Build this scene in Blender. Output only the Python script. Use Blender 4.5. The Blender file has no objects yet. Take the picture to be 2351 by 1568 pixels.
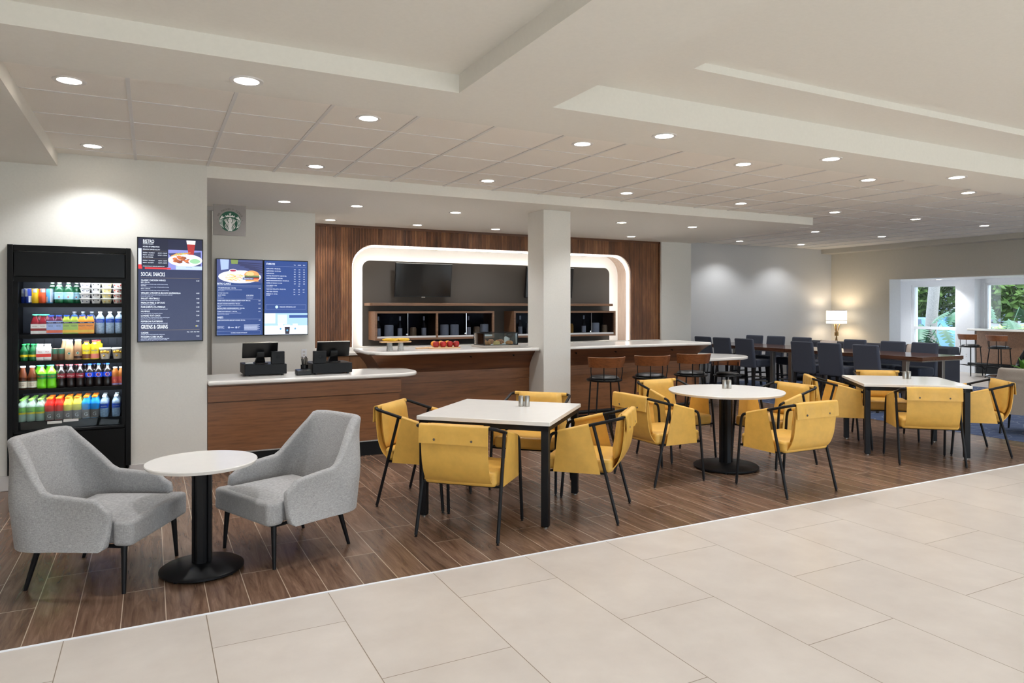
import bpy, math, random
from mathutils import Vector, Matrix
random.seed(7)
PI = math.pi
R = math.radians
scn = bpy.context.scene
COL = scn.collection

# ------------------------------------------------------------------ materials
def lin(c):
    out = []
    for x in c[:3]:
        x = x / 255.0
        out.append(x / 12.92 if x <= 0.04045 else ((x + 0.055) / 1.055) ** 2.4)
    return (out[0], out[1], out[2], 1.0)

class NT:
    def __init__(s, name):
        s.m = bpy.data.materials.new(name); s.m.use_nodes = True
        s.t = s.m.node_tree; s.n = s.t.nodes; s.l = s.t.links
        s.b = s.n['Principled BSDF']
    def add(s, typ, **kw):
        n = s.n.new(typ)
        for k, v in kw.items():
            if k.startswith('_'):
                setattr(n, k[1:], v)
            else:
                n.inputs[k.replace('__', ' ')].default_value = v
        return n
    def link(s, a, ao, b, bi): s.l.new(a.outputs[ao], b.inputs[bi])
    def coords(s, scale=(1, 1, 1), rot=(0, 0, 0), out='Object', loc=(0, 0, 0)):
        tc = s.add('ShaderNodeTexCoord'); mp = s.add('ShaderNodeMapping')
        mp.inputs['Scale'].default_value = scale; mp.inputs['Rotation'].default_value = rot
        mp.inputs['Location'].default_value = loc
        s.link(tc, out, mp, 'Vector'); return mp
    def world(s, scale=(1, 1, 1), loc=(0, 0, 0)):
        g = s.add('ShaderNodeNewGeometry'); mp = s.add('ShaderNodeMapping')
        mp.inputs['Scale'].default_value = scale; mp.inputs['Location'].default_value = loc
        s.link(g, 'Position', mp, 'Vector'); return mp
    def noise(s, mp, scale, detail=4, rough=0.55):
        n = s.add('ShaderNodeTexNoise', Scale=scale, Detail=detail, Roughness=rough)
        s.link(mp, 'Vector', n, 'Vector'); return n
    def ramp(s, src, out, stops):
        r = s.add('ShaderNodeValToRGB'); cr = r.color_ramp
        while len(cr.elements) < len(stops): cr.elements.new(0.5)
        for e, (p, c) in zip(cr.elements, stops): e.position = p; e.color = c
        s.link(src, out, r, 'Fac'); return r
    def bump(s, src, out, strength=0.2, dist=0.01):
        b = s.add('ShaderNodeBump', Strength=strength, Distance=dist)
        s.link(src, out, b, 'Height'); s.link(b, 'Normal', s.b, 'Normal'); return b

def mixc(a, b, t): return tuple(a[i] * (1 - t) + b[i] * t for i in range(3)) + (1.0,)

def pm(name, color, rough=0.5, metal=0.0, var=0.06, scale=30.0, bump=0.0, spec=0.5, coat=0.0,
       stretch=(1, 1, 1), emis=None, estr=0.0, trans=0.0, ior=1.45, alpha=1.0, sheen=0.0, bdist=0.003):
    t = NT(name); c = lin(color)
    mp = t.coords(scale=stretch); n = t.noise(mp, scale)
    k = 1.0 - var; k2 = 1.0 + var
    r = t.ramp(n, 'Fac', [(0.3, (c[0]*k, c[1]*k, c[2]*k, 1)), (0.7, (min(c[0]*k2, 1), min(c[1]*k2, 1), min(c[2]*k2, 1), 1))])
    t.link(r, 'Color', t.b, 'Base Color')
    b = t.b.inputs
    b['Roughness'].default_value = rough; b['Metallic'].default_value = metal
    b['Specular IOR Level'].default_value = spec; b['Coat Weight'].default_value = coat
    b['Transmission Weight'].default_value = trans; b['IOR'].default_value = ior
    b['Alpha'].default_value = alpha; b['Sheen Weight'].default_value = sheen
    if emis: b['Emission Color'].default_value = lin(emis); b['Emission Strength'].default_value = estr
    if bump: t.bump(n, 'Fac', bump, bdist)
    return t.m

def wood(name, dark, light, axis='x', scale=1.0, rough=0.4, var=0.5, bumpv=0.05):
    """straight-grained veneer running along the given axis (object space)"""
    t = NT(name)
    st = {'x': (0.6, 9, 9), 'y': (9, 0.6, 9), 'z': (9, 9, 0.6)}[axis]
    mp = t.coords(scale=tuple(q * scale for q in st))
    n = t.noise(mp, 3.0, 8, 0.6); n2 = t.noise(mp, 14.0, 4, 0.6)
    mx = t.add('ShaderNodeMath', _operation='MULTIPLY_ADD'); mx.inputs[1].default_value = 0.35
    t.link(n2, 'Fac', mx, 0); t.link(n, 'Fac', mx, 2)
    a, b = lin(dark), lin(light)
    r = t.ramp(mx, 'Value', [(0.42, a), (0.62, mixc(a, b, 0.6)), (0.85, b)])
    t.link(r, 'Color', t.b, 'Base Color'); t.b.inputs['Roughness'].default_value = rough
    t.bump(mx, 'Value', bumpv, 0.002)
    return t.m

M = {}
def mk():
    M['wall'] = pm('wall_paint', (226, 223, 216), 0.75, var=0.02, scale=60, bump=0.03)
    M['wallgrey'] = pm('grey_wallcovering', (200, 199, 199), 0.8, var=0.05, scale=220, stretch=(1, 1, 0.15), bump=0.06)
    M['wallbeige'] = pm('beige_wallcovering', (208, 202, 190), 0.8, var=0.04, scale=220, stretch=(1, 1, 0.15), bump=0.06)
    M['ceil'] = pm('ceiling_paint', (232, 228, 220), 0.85, var=0.015, scale=40)
    M['ctile'] = pm('ceiling_tile', (240, 234, 226), 0.9, var=0.04, scale=300, bump=0.15, bdist=0.002)
    M['tbar'] = pm('ceiling_tee_white', (224, 221, 218), 0.5, var=0.02)
    M['base'] = pm('baseboard_white', (205, 200, 197), 0.5, var=0.02)
    M['white'] = pm('white_trim', (228, 230, 234), 0.5, var=0.02)
    M['quartz'] = pm('white_quartz', (236, 232, 226), 0.16, var=0.015, scale=9, spec=0.5)
    M['black'] = pm('black_powder_coat', (19, 19, 21), 0.45, var=0.1, scale=60, spec=0.3)
    M['blackm'] = pm('black_laminate', (12, 11, 12), 0.5, var=0.1, scale=40, spec=0.3)
    M['blackg'] = pm('black_gloss', (9, 9, 10), 0.3, var=0.05, spec=0.25)
    M['cooler'] = pm('cooler_black', (9, 9, 9), 0.5, var=0.1, scale=20, spec=0.25)
    M['coolback'] = pm('cooler_interior', (44, 48, 58), 0.35, metal=0.3, var=0.1, scale=15)
    M['steel'] = pm('brushed_steel', (176, 172, 166), 0.32, metal=1.0, var=0.12, scale=120, stretch=(1, 1, 0.05))
    M['chrome'] = pm('chrome', (200, 200, 204), 0.12, metal=1.0, var=0.03)
    M['brass'] = pm('aged_brass', (168, 138, 92), 0.35, metal=1.0, var=0.08)
    M['yellow'] = pm('yellow_leather', (220, 172, 82), 0.42, var=0.07, scale=14, bump=0.12, bdist=0.004)
    M['navy'] = pm('navy_fabric', (62, 67, 82), 0.9, var=0.18, scale=350, bump=0.1, sheen=0.2)
    M['navyd'] = pm('dark_leg_wood', (30, 27, 28), 0.5, var=0.1)
    M['sofa'] = pm('slate_fabric', (64, 65, 74), 0.9, var=0.18, scale=300, bump=0.1)
    M['leather'] = pm('black_leather', (34, 33, 34), 0.36, var=0.1, scale=40, bump=0.1)
    M['stoolwood'] = wood('stool_walnut', (92, 50, 24), (136, 80, 42), 'x', 2.0, 0.35)
    M['laminate'] = wood('counter_walnut', (100, 63, 36), (142, 93, 56), 'x', 1.6, 0.42)
    M['lamdark'] = wood('cove_walnut', (58, 33, 20), (112, 68, 40), 'x', 0.8, 0.38)
    M['cabwood'] = wood('cabinet_walnut', (104, 76, 56), (140, 104, 78), 'x', 1.6, 0.45)
    M['palewood'] = wood('pale_reveal_wood', (168, 146, 132), (196, 176, 160), 'z', 1.5, 0.5)
    M['tablewood'] = wood('communal_walnut', (66, 42, 32), (104, 70, 54), 'y', 1.2, 0.14)
    M['backcab'] = wood('back_counter_wood', (104, 72, 50), (138, 100, 70), 'z', 2.0, 0.45)
    M['charcoal'] = pm('charcoal_panel', (84, 79, 74), 0.8, var=0.04, scale=200)
    M['niche'] = pm('niche_white', (244, 242, 238), 0.7, var=0.01)
    M['led'] = pm('led_strip', (255, 255, 255), 0.5, var=0.0, emis=(255, 250, 242), estr=6.5)
    M['ledcool'] = pm('cooler_led', (255, 255, 255), 0.5, var=0.0, emis=(235, 245, 255), estr=48.0)
    M['lens'] = pm('downlight_lens', (255, 255, 255), 0.5, var=0.0, emis=(255, 244, 228), estr=14.0)
    M['bezel'] = pm('screen_bezel', (12, 12, 14), 0.35, var=0.05)
    M['tv'] = pm('tv_glass', (14, 14, 15), 0.12, var=0.05, spec=0.6)
    M['sign'] = pm('sign_grey', (142, 136, 134), 0.45, var=0.02)
    M['green'] = pm('sign_green', (20, 84, 62), 0.5, var=0.03)
    M['signwhite'] = pm('sign_white', (232, 232, 230), 0.5, var=0.02)
    M['signtext'] = pm('sign_dark', (78, 72, 70), 0.5, var=0.02)
    M['shade'] = pm('lamp_shade_linen', (255, 250, 240), 0.8, var=0.02, emis=(255, 243, 224), estr=1.5)
    M['bronze'] = pm('shade_trim', (96, 84, 70), 0.5, var=0.05)
    M['board'] = wood('cutting_board_wood', (196, 150, 104), (226, 186, 140), 'x', 2.5, 0.5)
    M['banana'] = pm('banana_peel', (236, 190, 58), 0.5, var=0.08, scale=20)
    M['apple'] = pm('apple_skin', (158, 34, 30), 0.25, var=0.4, scale=18, stretch=(1, 1, 0.3))
    M['orange'] = pm('orange_peel', (238, 150, 34), 0.45, var=0.06, scale=120, bump=0.2, bdist=0.001)
    M['stem'] = pm('fruit_stem', (70, 50, 30), 0.7)
    M['pastry'] = pm('baked_pastry', (196, 132, 72), 0.7, var=0.35, scale=30, bump=0.4)
    M['muffin'] = pm('muffin_crumb', (166, 112, 78), 0.8, var=0.35, scale=50, bump=0.5)
    M['loaf'] = pm('lemon_loaf', (236, 200, 128), 0.75, var=0.12, scale=60, bump=0.3)
    M['napkin'] = pm('white_paper', (238, 236, 232), 0.8, var=0.02)
    M['stone'] = pm('grey_stone_base', (168, 158, 148), 0.5, var=0.05)
    M['taupe'] = pm('taupe_fabric', (164, 155, 146), 0.95, var=0.18, scale=300, bump=0.12)
    M['cushion'] = pm('beige_cushion', (196, 180, 168), 0.9, var=0.15, scale=200, bump=0.1)
    M['pot'] = pm('black_pot', (24, 24, 26), 0.5)
    M['leafb'] = pm('bright_leaf', (96, 148, 46), 0.45, var=0.3, scale=12)
    M['leafd'] = pm('philodendron_leaf', (44, 84, 56), 0.4, var=0.3, scale=6)
    M['leaft'] = pm('tree_leaf', (92, 118, 60), 0.5, var=0.45, scale=5)
    M['leafh'] = pm('hedge_leaf', (140, 168, 96), 0.6, var=0.4, scale=10)
    M['bark'] = pm('palm_bark', (132, 128, 126), 0.9, var=0.3, scale=25, stretch=(1, 1, 3), bump=0.5)
    M['ground'] = pm('outdoor_ground', (128, 126, 116), 0.9, var=0.15, scale=3)
    M['forecourt'] = pm('pale_bounce_paving', (200, 196, 184), 0.9, var=0.1, scale=3)
    M['mulch'] = pm('mulch', (84, 88, 78), 0.95, var=0.6, scale=40, bump=0.4)
    M['siding'] = pm('white_siding', (150, 154, 160), 0.6, var=0.03)
    M['winglass'] = pm('dark_window_glass', (70, 84, 104), 0.1, var=0.2, scale=2)
    M['car'] = pm('blue_car_paint', (90, 140, 190), 0.25, var=0.05, coat=0.5)
    M['tyre'] = pm('tyre_rubber', (24, 24, 26), 0.8)
    # --- glass (thin architectural: transparent + sharp reflection)
    def glass(name, tint, refl=0.08, rough=0.02):
        t = NT(name); t.n.remove(t.b)
        tr = t.add('ShaderNodeBsdfTransparent', Color=lin(tint))
        gl = t.add('ShaderNodeBsdfGlossy', Roughness=rough)
        mx = t.add('ShaderNodeMixShader'); fr = t.add('ShaderNodeFresnel', IOR=1.35)
        ns = t.noise(t.coords(), 4.0)
        m1 = t.add('ShaderNodeMath', _operation='MULTIPLY_ADD'); m1.inputs[1].default_value = 0.03; m1.inputs[2].default_value = refl - 0.04
        t.link(ns, 'Fac', m1, 0)
        ad = t.add('ShaderNodeMath', _operation='ADD'); t.link(fr, 'Fac', ad, 0); t.link(m1, 'Value', ad, 1)
        t.link(ad, 'Value', mx, 'Fac'); t.link(tr, 'BSDF', mx, 1); t.link(gl, 'BSDF', mx, 2)
        out = t.n['Material Output']; t.link(mx, 'Shader', out, 'Surface'); return t.m
    M['glass'] = glass('clear_glass', (240, 246, 248), 0.03)
    M['wglass'] = glass('window_glass', (240, 246, 250), 0.02)
    M['rglass'] = glass('reeded_glass', (222, 226, 234), 0.0, 0.12)
    M['clearplastic'] = pm('clear_plastic', (176, 200, 224), 0.12, var=0.25, scale=60, alpha=0.72)
    # --- grey melange fabric
    t = NT('grey_melange'); mp = t.coords(scale=(1, 1, 1)); n = t.noise(t.coords(scale=(420, 420, 60)), 1.0, 3, 0.6)
    n2 = t.noise(t.coords(scale=(60, 60, 420)), 1.0, 3, 0.6)
    mx = t.add('ShaderNodeMath', _operation='ADD'); t.link(n, 'Fac', mx, 0); t.link(n2, 'Fac', mx, 1)
    mu = t.add('ShaderNodeMath', _operation='MULTIPLY'); mu.inputs[1].default_value = 0.5; t.link(mx, 'Value', mu, 0)
    r = t.ramp(mu, 'Value', [(0.30, lin((126, 124, 123))), (0.52, lin((164, 162, 161))), (0.72, lin((200, 198, 197)))])
    t.link(r, 'Color', t.b, 'Base Color'); t.b.inputs['Roughness'].default_value = 0.95; t.b.inputs['Sheen Weight'].default_value = 0.15
    t.bump(mu, 'Value', 0.25, 0.002); M['grey'] = t.m
    # --- plank floor
    t = NT('wood_plank_floor')
    g = t.add('ShaderNodeNewGeometry'); sp = t.add('ShaderNodeSeparateXYZ'); t.link(g, 'Position', sp, 'Vector')
    cb = t.add('ShaderNodeCombineXYZ')
    sx = t.add('ShaderNodeMath', _operation='ADD'); sx.inputs[1].default_value = -0.07 + 0.2025 * 40; t.link(sp, 'X', sx, 0)
    t.link(sp, 'Y', cb, 'X'); t.link(sx, 'Value', cb, 'Y')
    br = t.add('ShaderNodeTexBrick', _offset=0.37, _offset_frequency=3, _squash=1.0)
    br.inputs['Scale'].default_value = 1.0; br.inputs['Mortar Size'].default_value = 0.0024
    br.inputs['Mortar Smooth'].default_value = 0.1; br.inputs['Brick Width'].default_value = 1.22; br.inputs['Row Height'].default_value = 0.2025
    br.inputs['Color1'].default_value = (0, 0, 0, 1); br.inputs['Color2'].default_value = (1, 1, 1, 1); br.inputs['Mortar'].default_value = (0.5, 0.5, 0.5, 1)
    t.link(cb, 'Vector', br, 'Vector')
    # grain, shifted per plank
    ofs = t.add('ShaderNodeVectorMath', _operation='SCALE'); ofs.inputs['Scale'].default_value = 37.0; t.link(br, 'Color', ofs, 0)
    ad = t.add('ShaderNodeVectorMath', _operation='ADD'); t.link(cb, 'Vector', ad, 0); t.link(ofs, 'Vector', ad, 1)
    mp = t.add('ShaderNodeMapping'); mp.inputs['Scale'].default_value = (1.3, 11, 1); t.link(ad, 'Vector', mp, 'Vector')
    n = t.noise(mp, 1.6, 8, 0.62); n.inputs['Distortion'].default_value = 1.2
    mp2 = t.add('ShaderNodeMapping'); mp2.inputs['Scale'].default_value = (3, 70, 1); t.link(ad, 'Vector', mp2, 'Vector')
    n2 = t.noise(mp2, 2.0, 4, 0.6)
    mx = t.add('ShaderNodeMath', _operation='MULTIPLY_ADD'); mx.inputs[1].default_value = 0.18; t.link(n2, 'Fac', mx, 0); t.link(n, 'Fac', mx, 2)
    r = t.ramp(mx, 'Value', [(0.38, lin((84, 62, 49))), (0.60, lin((112, 87, 71))), (0.82, lin((138, 111, 93)))])
    hs = t.add('ShaderNodeHueSaturation'); t.link(r, 'Color', hs, 'Color')
    mr = t.add('ShaderNodeMapRange'); mr.inputs['To Min'].default_value = 0.82; mr.inputs['To Max'].default_value = 1.18; t.link(br, 'Color', mr, 'Value'); t.link(mr, 'Result', hs, 'Value')
    mc = t.add('ShaderNodeMix', _data_type='RGBA'); t.link(br, 'Fac', mc, 'Factor'); t.l.new(hs.outputs['Color'], mc.inputs[6]); mc.inputs[7].default_value = lin((182, 162, 142))
    t.l.new(mc.outputs[2], t.b.inputs['Base Color']); t.b.inputs['Roughness'].default_value = 0.27
    bm = t.bump(mx, 'Value', 0.06, 0.003); M['plank'] = t.m
    # --- beige tile floor
    t = NT('beige_tile_floor')
    g = t.add('ShaderNodeNewGeometry'); sp = t.add('ShaderNodeSeparateXYZ'); t.link(g, 'Position', sp, 'Vector')
    cb = t.add('ShaderNodeCombineXYZ')
    sx = t.add('ShaderNodeMath', _operation='ADD'); sx.inputs[1].default_value = 0.367 + 0.6205 * 20; t.link(sp, 'X', sx, 0)
    sy = t.add('ShaderNodeMath', _operation='ADD'); sy.inputs[1].default_value = -3.525 + 1.244 * 20; t.link(sp, 'Y', sy, 0)
    t.link(sy, 'Value', cb, 'X'); t.link(sx, 'Value', cb, 'Y')
    br = t.add('ShaderNodeTexBrick', _offset=0.5, _offset_frequency=2)
    br.inputs['Scale'].default_value = 1.0; br.inputs['Mortar Size'].default_value = 0.0022; br.inputs['Mortar Smooth'].default_value = 0.1
    br.inputs['Brick Width'].default_value = 1.244; br.inputs['Row Height'].default_value = 0.6205
    br.inputs['Color1'].default_value = (0, 0, 0, 1); br.inputs['Color2'].default_value = (1, 1, 1, 1); t.link(cb, 'Vector', br, 'Vector')
    n = t.noise(t.world((1, 1, 1)), 3.0, 8, 0.6)
    r = t.ramp(n, 'Fac', [(0.3, lin((194, 184, 175))), (0.7, lin((206, 197, 188)))])
    hs = t.add('ShaderNodeHueSaturation'); t.link(r, 'Color', hs, 'Color')
    mr = t.add('ShaderNodeMapRange'); mr.inputs['To Min'].default_value = 0.97; mr.inputs['To Max'].default_value = 1.03; t.link(br, 'Color', mr, 'Value'); t.link(mr, 'Result', hs, 'Value')
    mc = t.add('ShaderNodeMix', _data_type='RGBA'); t.link(br, 'Fac', mc, 'Factor'); t.l.new(hs.outputs['Color'], mc.inputs[6]); mc.inputs[7].default_value = lin((132, 116, 98))
    t.l.new(mc.outputs[2], t.b.inputs['Base Color']); t.b.inputs['Roughness'].default_value = 0.3; t.b.inputs['Specular IOR Level'].default_value = 0.4
    M['tile'] = t.m
    # --- blue carpet with fine pale lines
    t = NT('blue_carpet'); mp = t.world((1.6, 2.6, 1))
    v = t.add('ShaderNodeTexVoronoi', Scale=2.0, _feature='DISTANCE_TO_EDGE'); t.link(mp, 'Vector', v, 'Vector')
    n = t.noise(t.world((260, 40, 1)), 1.0, 3)
    r1 = t.ramp(v, 'Distance', [(0.0, (1, 1, 1, 1)), (0.018, (0, 0, 0, 1))])
    r2 = t.ramp(n, 'Fac', [(0.3, lin((42, 54, 82))), (0.7, lin((66, 82, 116)))])
    mc = t.add('ShaderNodeMix', _data_type='RGBA'); t.link(r1, 'Color', mc, 'Factor'); t.l.new(r2.outputs['Color'], mc.inputs[6]); mc.inputs[7].default_value = lin((142, 146, 156))
    t.l.new(mc.outputs[2], t.b.inputs['Base Color']); t.b.inputs['Roughness'].default_value = 0.95; t.bump(n, 'Fac', 0.3, 0.004)
    M['carpet'] = t.m
    # --- fluted walnut wall: vertical slats, boards varying in tone
    t = NT('fluted_walnut')
    g = t.add('ShaderNodeNewGeometry'); sp = t.add('ShaderNodeSeparateXYZ'); t.link(g, 'Position', sp, 'Vector')
    dv = t.add('ShaderNodeMath', _operation='MULTIPLY'); dv.inputs[1].default_value = 1 / 0.0245; t.link(sp, 'X', dv, 0)
    fr = t.add('ShaderNodeMath', _operation='FRACT'); t.link(dv, 'Value', fr, 0)
    gr = t.ramp(fr, 'Value', [(0.0, (0, 0, 0, 1)), (0.10, (0.9, 0.9, 0.9, 1)), (0.5, (1, 1, 1, 1)), (0.78, (0.9, 0.9, 0.9, 1)), (0.92, (0, 0, 0, 1))])
    fl = t.add('ShaderNodeMath', _operation='FLOOR'); t.link(dv, 'Value', fl, 0)
    wn = t.add('ShaderNodeTexWhiteNoise', _noise_dimensions='1D'); t.link(fl, 'Value', wn, 'W')
    d8 = t.add('ShaderNodeMath', _operation='MULTIPLY'); d8.inputs[1].default_value = 1 / 8.0; t.link(fl, 'Value', d8, 0)
    f8 = t.add('ShaderNodeMath', _operation='FLOOR'); t.link(d8, 'Value', f8, 0)
    w8 = t.add('ShaderNodeTexWhiteNoise', _noise_dimensions='1D'); t.link(f8, 'Value', w8, 'W')
    mp = t.world((5, 1, 0.8)); n = t.noise(mp, 1.6, 8, 0.65)
    s1 = t.add('ShaderNodeMath', _operation='MULTIPLY_ADD'); s1.inputs[1].default_value = 0.12; t.link(wn, 'Value', s1, 0); t.link(n, 'Fac', s1, 2)
    s2 = t.add('ShaderNodeMath', _operation='MULTIPLY_ADD'); s2.inputs[1].default_value = 0.22; t.link(w8, 'Value', s2, 0); t.link(s1, 'Value', s2, 2)
    r = t.ramp(s2, 'Value', [(0.42, lin((84, 50, 30))), (0.68, lin((140, 90, 56))), (0.92, lin((186, 130, 84)))])
    mc = t.add('ShaderNodeMix', _data_type='RGBA'); t.link(gr, 'Color', mc, 'Factor'); mc.inputs[6].default_value = lin((44, 26, 16)); t.l.new(r.outputs['Color'], mc.inputs[7])
    t.l.new(mc.outputs[2], t.b.inputs['Base Color']); t.b.inputs['Roughness'].default_value = 0.42
    t.bump(gr, 'Color', 0.9, 0.008); M['flute'] = t.m
mk()

_cm = {}
def cmat(name, color, rough=0.35, **kw):
    if name not in _cm: _cm[name] = pm(name, color, rough, **kw)
    return _cm[name]
def emat(name, color, s=1.0):
    if name not in _cm: _cm[name] = pm(name, (6, 6, 8), 0.25, var=0.0, emis=color, estr=s)
    return _cm[name]

# ------------------------------------------------------------------ mesh helpers
_txt = {}
def text_mesh(s, align='LEFT'):
    k = (s, align)
    if k not in _txt:
        cu = bpy.data.curves.new('t', 'FONT'); cu.body = s; cu.size = 1.0; cu.align_x = align; cu.resolution_u = 2
        o = bpy.data.objects.new('t', cu)
        me = bpy.data.meshes.new_from_object(o)
        _txt[k] = ([tuple(v.co) for v in me.vertices], [tuple(p.vertices) for p in me.polygons])
        bpy.data.objects.remove(o); bpy.data.curves.remove(cu); bpy.data.meshes.remove(me)
    return _txt[k]

def fillet(pts, r, n=5):
    """round the inner corners of a polyline"""
    out = [Vector(pts[0])]
    for i in range(1, len(pts) - 1):
        a, b, c = Vector(pts[i-1]), Vector(pts[i]), Vector(pts[i+1])
        u = (a - b); v = (c - b); rr = min(r, u.length * 0.45, v.length * 0.45)
        p0 = b + u.normalized() * rr; p1 = b + v.normalized() * rr
        for k in range(n + 1):
            q = k / n
            out.append((1-q)**2 * p0 + 2*q*(1-q) * b + q*q * p1)
    out.append(Vector(pts[-1])); return out

def rrect(x0, x1, y0, y1, r, n=5):
    """rounded rectangle outline; r may be one radius or four (x0y0, x1y0, x1y1, x0y1)"""
    rs = r if isinstance(r, (list, tuple)) else (r,) * 4
    out = []
    for (cx, cy, sx, sy, a0, rr) in ((x0, y0, 1, 1, PI, rs[0]), (x1, y0, -1, 1, 1.5*PI, rs[1]), (x1, y1, -1, -1, 0, rs[2]), (x0, y1, 1, -1, 0.5*PI, rs[3])):
        if rr <= 0: out.append((cx, cy)); continue
        for k in range(n + 1):
            a = a0 + 0.5 * PI * k / n
            out.append((cx + sx*rr + rr*math.cos(a), cy + sy*rr + rr*math.sin(a)))
    return out

class MB:
    def __init__(s): s.v = []; s.f = []; s.mi = []
    def add(s, vs, fs, mat=0, X=None):
        o = len(s.v)
        s.v += [tuple(X @ Vector(v)) if X is not None else tuple(v) for v in vs]
        s.f += [tuple(i + o for i in f) for f in fs]; s.mi += [mat] * len(fs); return s
    def box(s, x0, x1, y0, y1, z0, z1, mat=0, X=None):
        return s.add([(x0,y0,z0),(x1,y0,z0),(x1,y1,z0),(x0,y1,z0),(x0,y0,z1),(x1,y0,z1),(x1,y1,z1),(x0,y1,z1)],
                     [(0,3,2,1),(4,5,6,7),(0,1,5,4),(1,2,6,5),(2,3,7,6),(3,0,4,7)], mat, X)
    def lathe(s, prof, n=24, mat=0, c=(0, 0, 0), X=None, a0=0.0, a1=2*PI, cap=True):
        full = abs(a1 - a0 - 2*PI) < 1e-6; m = n if full else n + 1
        vs = []; fs = []
        for (r, z) in prof:
            for k in range(m):
                a = a0 + (a1 - a0) * k / n
                vs.append((c[0] + r*math.cos(a), c[1] + r*math.sin(a), c[2] + z))
        for i in range(len(prof) - 1):
            for k in range(n):
                k2 = (k + 1) % m
                fs.append((i*m + k, i*m + k2, (i+1)*m + k2, (i+1)*m + k))
        if full and cap:
            if prof[0][0] > 1e-6: fs.append(tuple(reversed(range(m))))
            if prof[-1][0] > 1e-6: fs.append(tuple((len(prof)-1)*m + k for k in range(m)))
        return s.add(vs, fs, mat, X)
    def tube(s, pts, r, n=8, mat=0, closed=False, X=None):
        P = [Vector(p) for p in pts]; N = len(P)
        rad = r if isinstance(r, (list, tuple)) else [r] * N
        T = []
        for i in range(N):
            a = P[(i-1) % N] if (closed or i > 0) else P[i]
            b = P[(i+1) % N] if (closed or i < N-1) else P[i]
            d = b - a; T.append(d.normalized() if d.length > 1e-9 else Vector((0, 0, 1)))
        up = Vector((0, 0, 1)) if abs(T[0].z) < 0.9 else Vector((1, 0, 0))
        u = T[0].cross(up).normalized(); vs = []; fs = []
        for i in range(N):
            u = (u - T[i] * u.dot(T[i]));
            u = u.normalized() if u.length > 1e-6 else T[i].orthogonal().normalized()
            w = T[i].cross(u)
            for k in range(n):
                a = 2*PI*k/n; vs.append(P[i] + (u*math.cos(a) + w*math.sin(a)) * rad[i])
        for i in range(N if closed else N - 1):
            j = (i + 1) % N
            for k in range(n):
                fs.append((i*n+k, i*n+(k+1) % n, j*n+(k+1) % n, j*n+k))
        if not closed:
            fs.append(tuple(reversed(range(n)))); fs.append(tuple((N-1)*n + k for k in range(n)))
        return s.add(vs, fs, mat, X)
    def prism(s, poly, h0, h1, mat=0, X=None, ax='z'):
        """extrude a (counter-clockwise) outline; ax 'z': outline in xy, 'y': outline in xz extruded along y, 'x': outline in yz"""
        n = len(poly)
        def P(p, h):
            return (p[0], p[1], h) if ax == 'z' else ((p[0], h, p[1]) if ax == 'y' else (h, p[0], p[1]))
        vs = [P(p, h0) for p in poly] + [P(p, h1) for p in poly]
        fs = [tuple(reversed(range(n))), tuple(range(n, 2*n))] + [(i, (i+1) % n, n + (i+1) % n, n + i) for i in range(n)]
        if ax == 'y': fs = [tuple(reversed(f)) for f in fs]
        return s.add(vs, fs, mat, X)
    def ball(s, c, rx, ry, rz, nu=12, nv=8, mat=0, X=None):
        vs = [(c[0], c[1], c[2]-rz)]; fs = []
        for j in range(1, nv):
            b = -PI/2 + PI*j/nv
            for i in range(nu):
                a = 2*PI*i/nu; vs.append((c[0]+rx*math.cos(b)*math.cos(a), c[1]+ry*math.cos(b)*math.sin(a), c[2]+rz*math.sin(b)))
        vs.append((c[0], c[1], c[2]+rz)); L = len(vs) - 1
        for i in range(nu): fs.append((0, 1+(i+1) % nu, 1+i)); fs.append((L, L-nu+i, L-nu+(i+1) % nu))
        for j in range(nv-2):
            for i in range(nu): fs.append((1+j*nu+i, 1+j*nu+(i+1) % nu, 1+(j+1)*nu+(i+1) % nu, 1+(j+1)*nu+i))
        return s.add(vs, fs, mat, X)
    def sheet(s, fn, nu, nv, t, mat=0, X=None):
        """solid sheet of thickness t around surface fn(u, v)"""
        e = 1e-3; A = []; B = []
        for j in range(nv + 1):
            for i in range(nu + 1):
                u, v = i/nu, j/nv; p = Vector(fn(u, v))
                du = Vector(fn(min(u+e, 1), v)) - Vector(fn(max(u-e, 0), v)); dv = Vector(fn(u, min(v+e, 1))) - Vector(fn(u, max(v-e, 0)))
                n = du.cross(dv); n = n.normalized() if n.length > 1e-12 else Vector((0, 0, 1))
                A.append(p + n*t/2); B.append(p - n*t/2)
        m = nu + 1; o = len(A); fs = []
        for j in range(nv):
            for i in range(nu):
                a = j*m+i; fs.append((a, a+1, a+1+m, a+m)); fs.append((o+a, o+a+m, o+a+1+m, o+a+1))
        for i in range(nu):
            fs.append((i+1, i, o+i, o+i+1)); a = nv*m+i; fs.append((a, a+1, o+a+1, o+a))
        for j in range(nv):
            a = j*m; fs.append((a, a+m, o+a+m, o+a)); a = j*m+nu; fs.append((a+m, a, o+a, o+a+m))
        return s.add(A + B, fs, mat, X)
    def puff(s, fn, nu, nv, t, mat=0, p=4.0, X=None):
        """cushion: two skins bulging by t about surface fn, closed at the rim"""
        e = 1e-3; A = []; B = []
        for j in range(nv + 1):
            for i in range(nu + 1):
                u, v = i/nu, j/nv; c = Vector(fn(u, v))
                du = Vector(fn(min(u+e, 1), v)) - Vector(fn(max(u-e, 0), v)); dv = Vector(fn(u, min(v+e, 1))) - Vector(fn(u, max(v-e, 0)))
                n = du.cross(dv).normalized()
                h = t * 0.5 * (max(0.0, (1-abs(2*u-1)**p) * (1-abs(2*v-1)**p))) ** 0.5
                A.append(c + n*h); B.append(c - n*h)
        m = nu+1; o = len(A); fs = []
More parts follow.
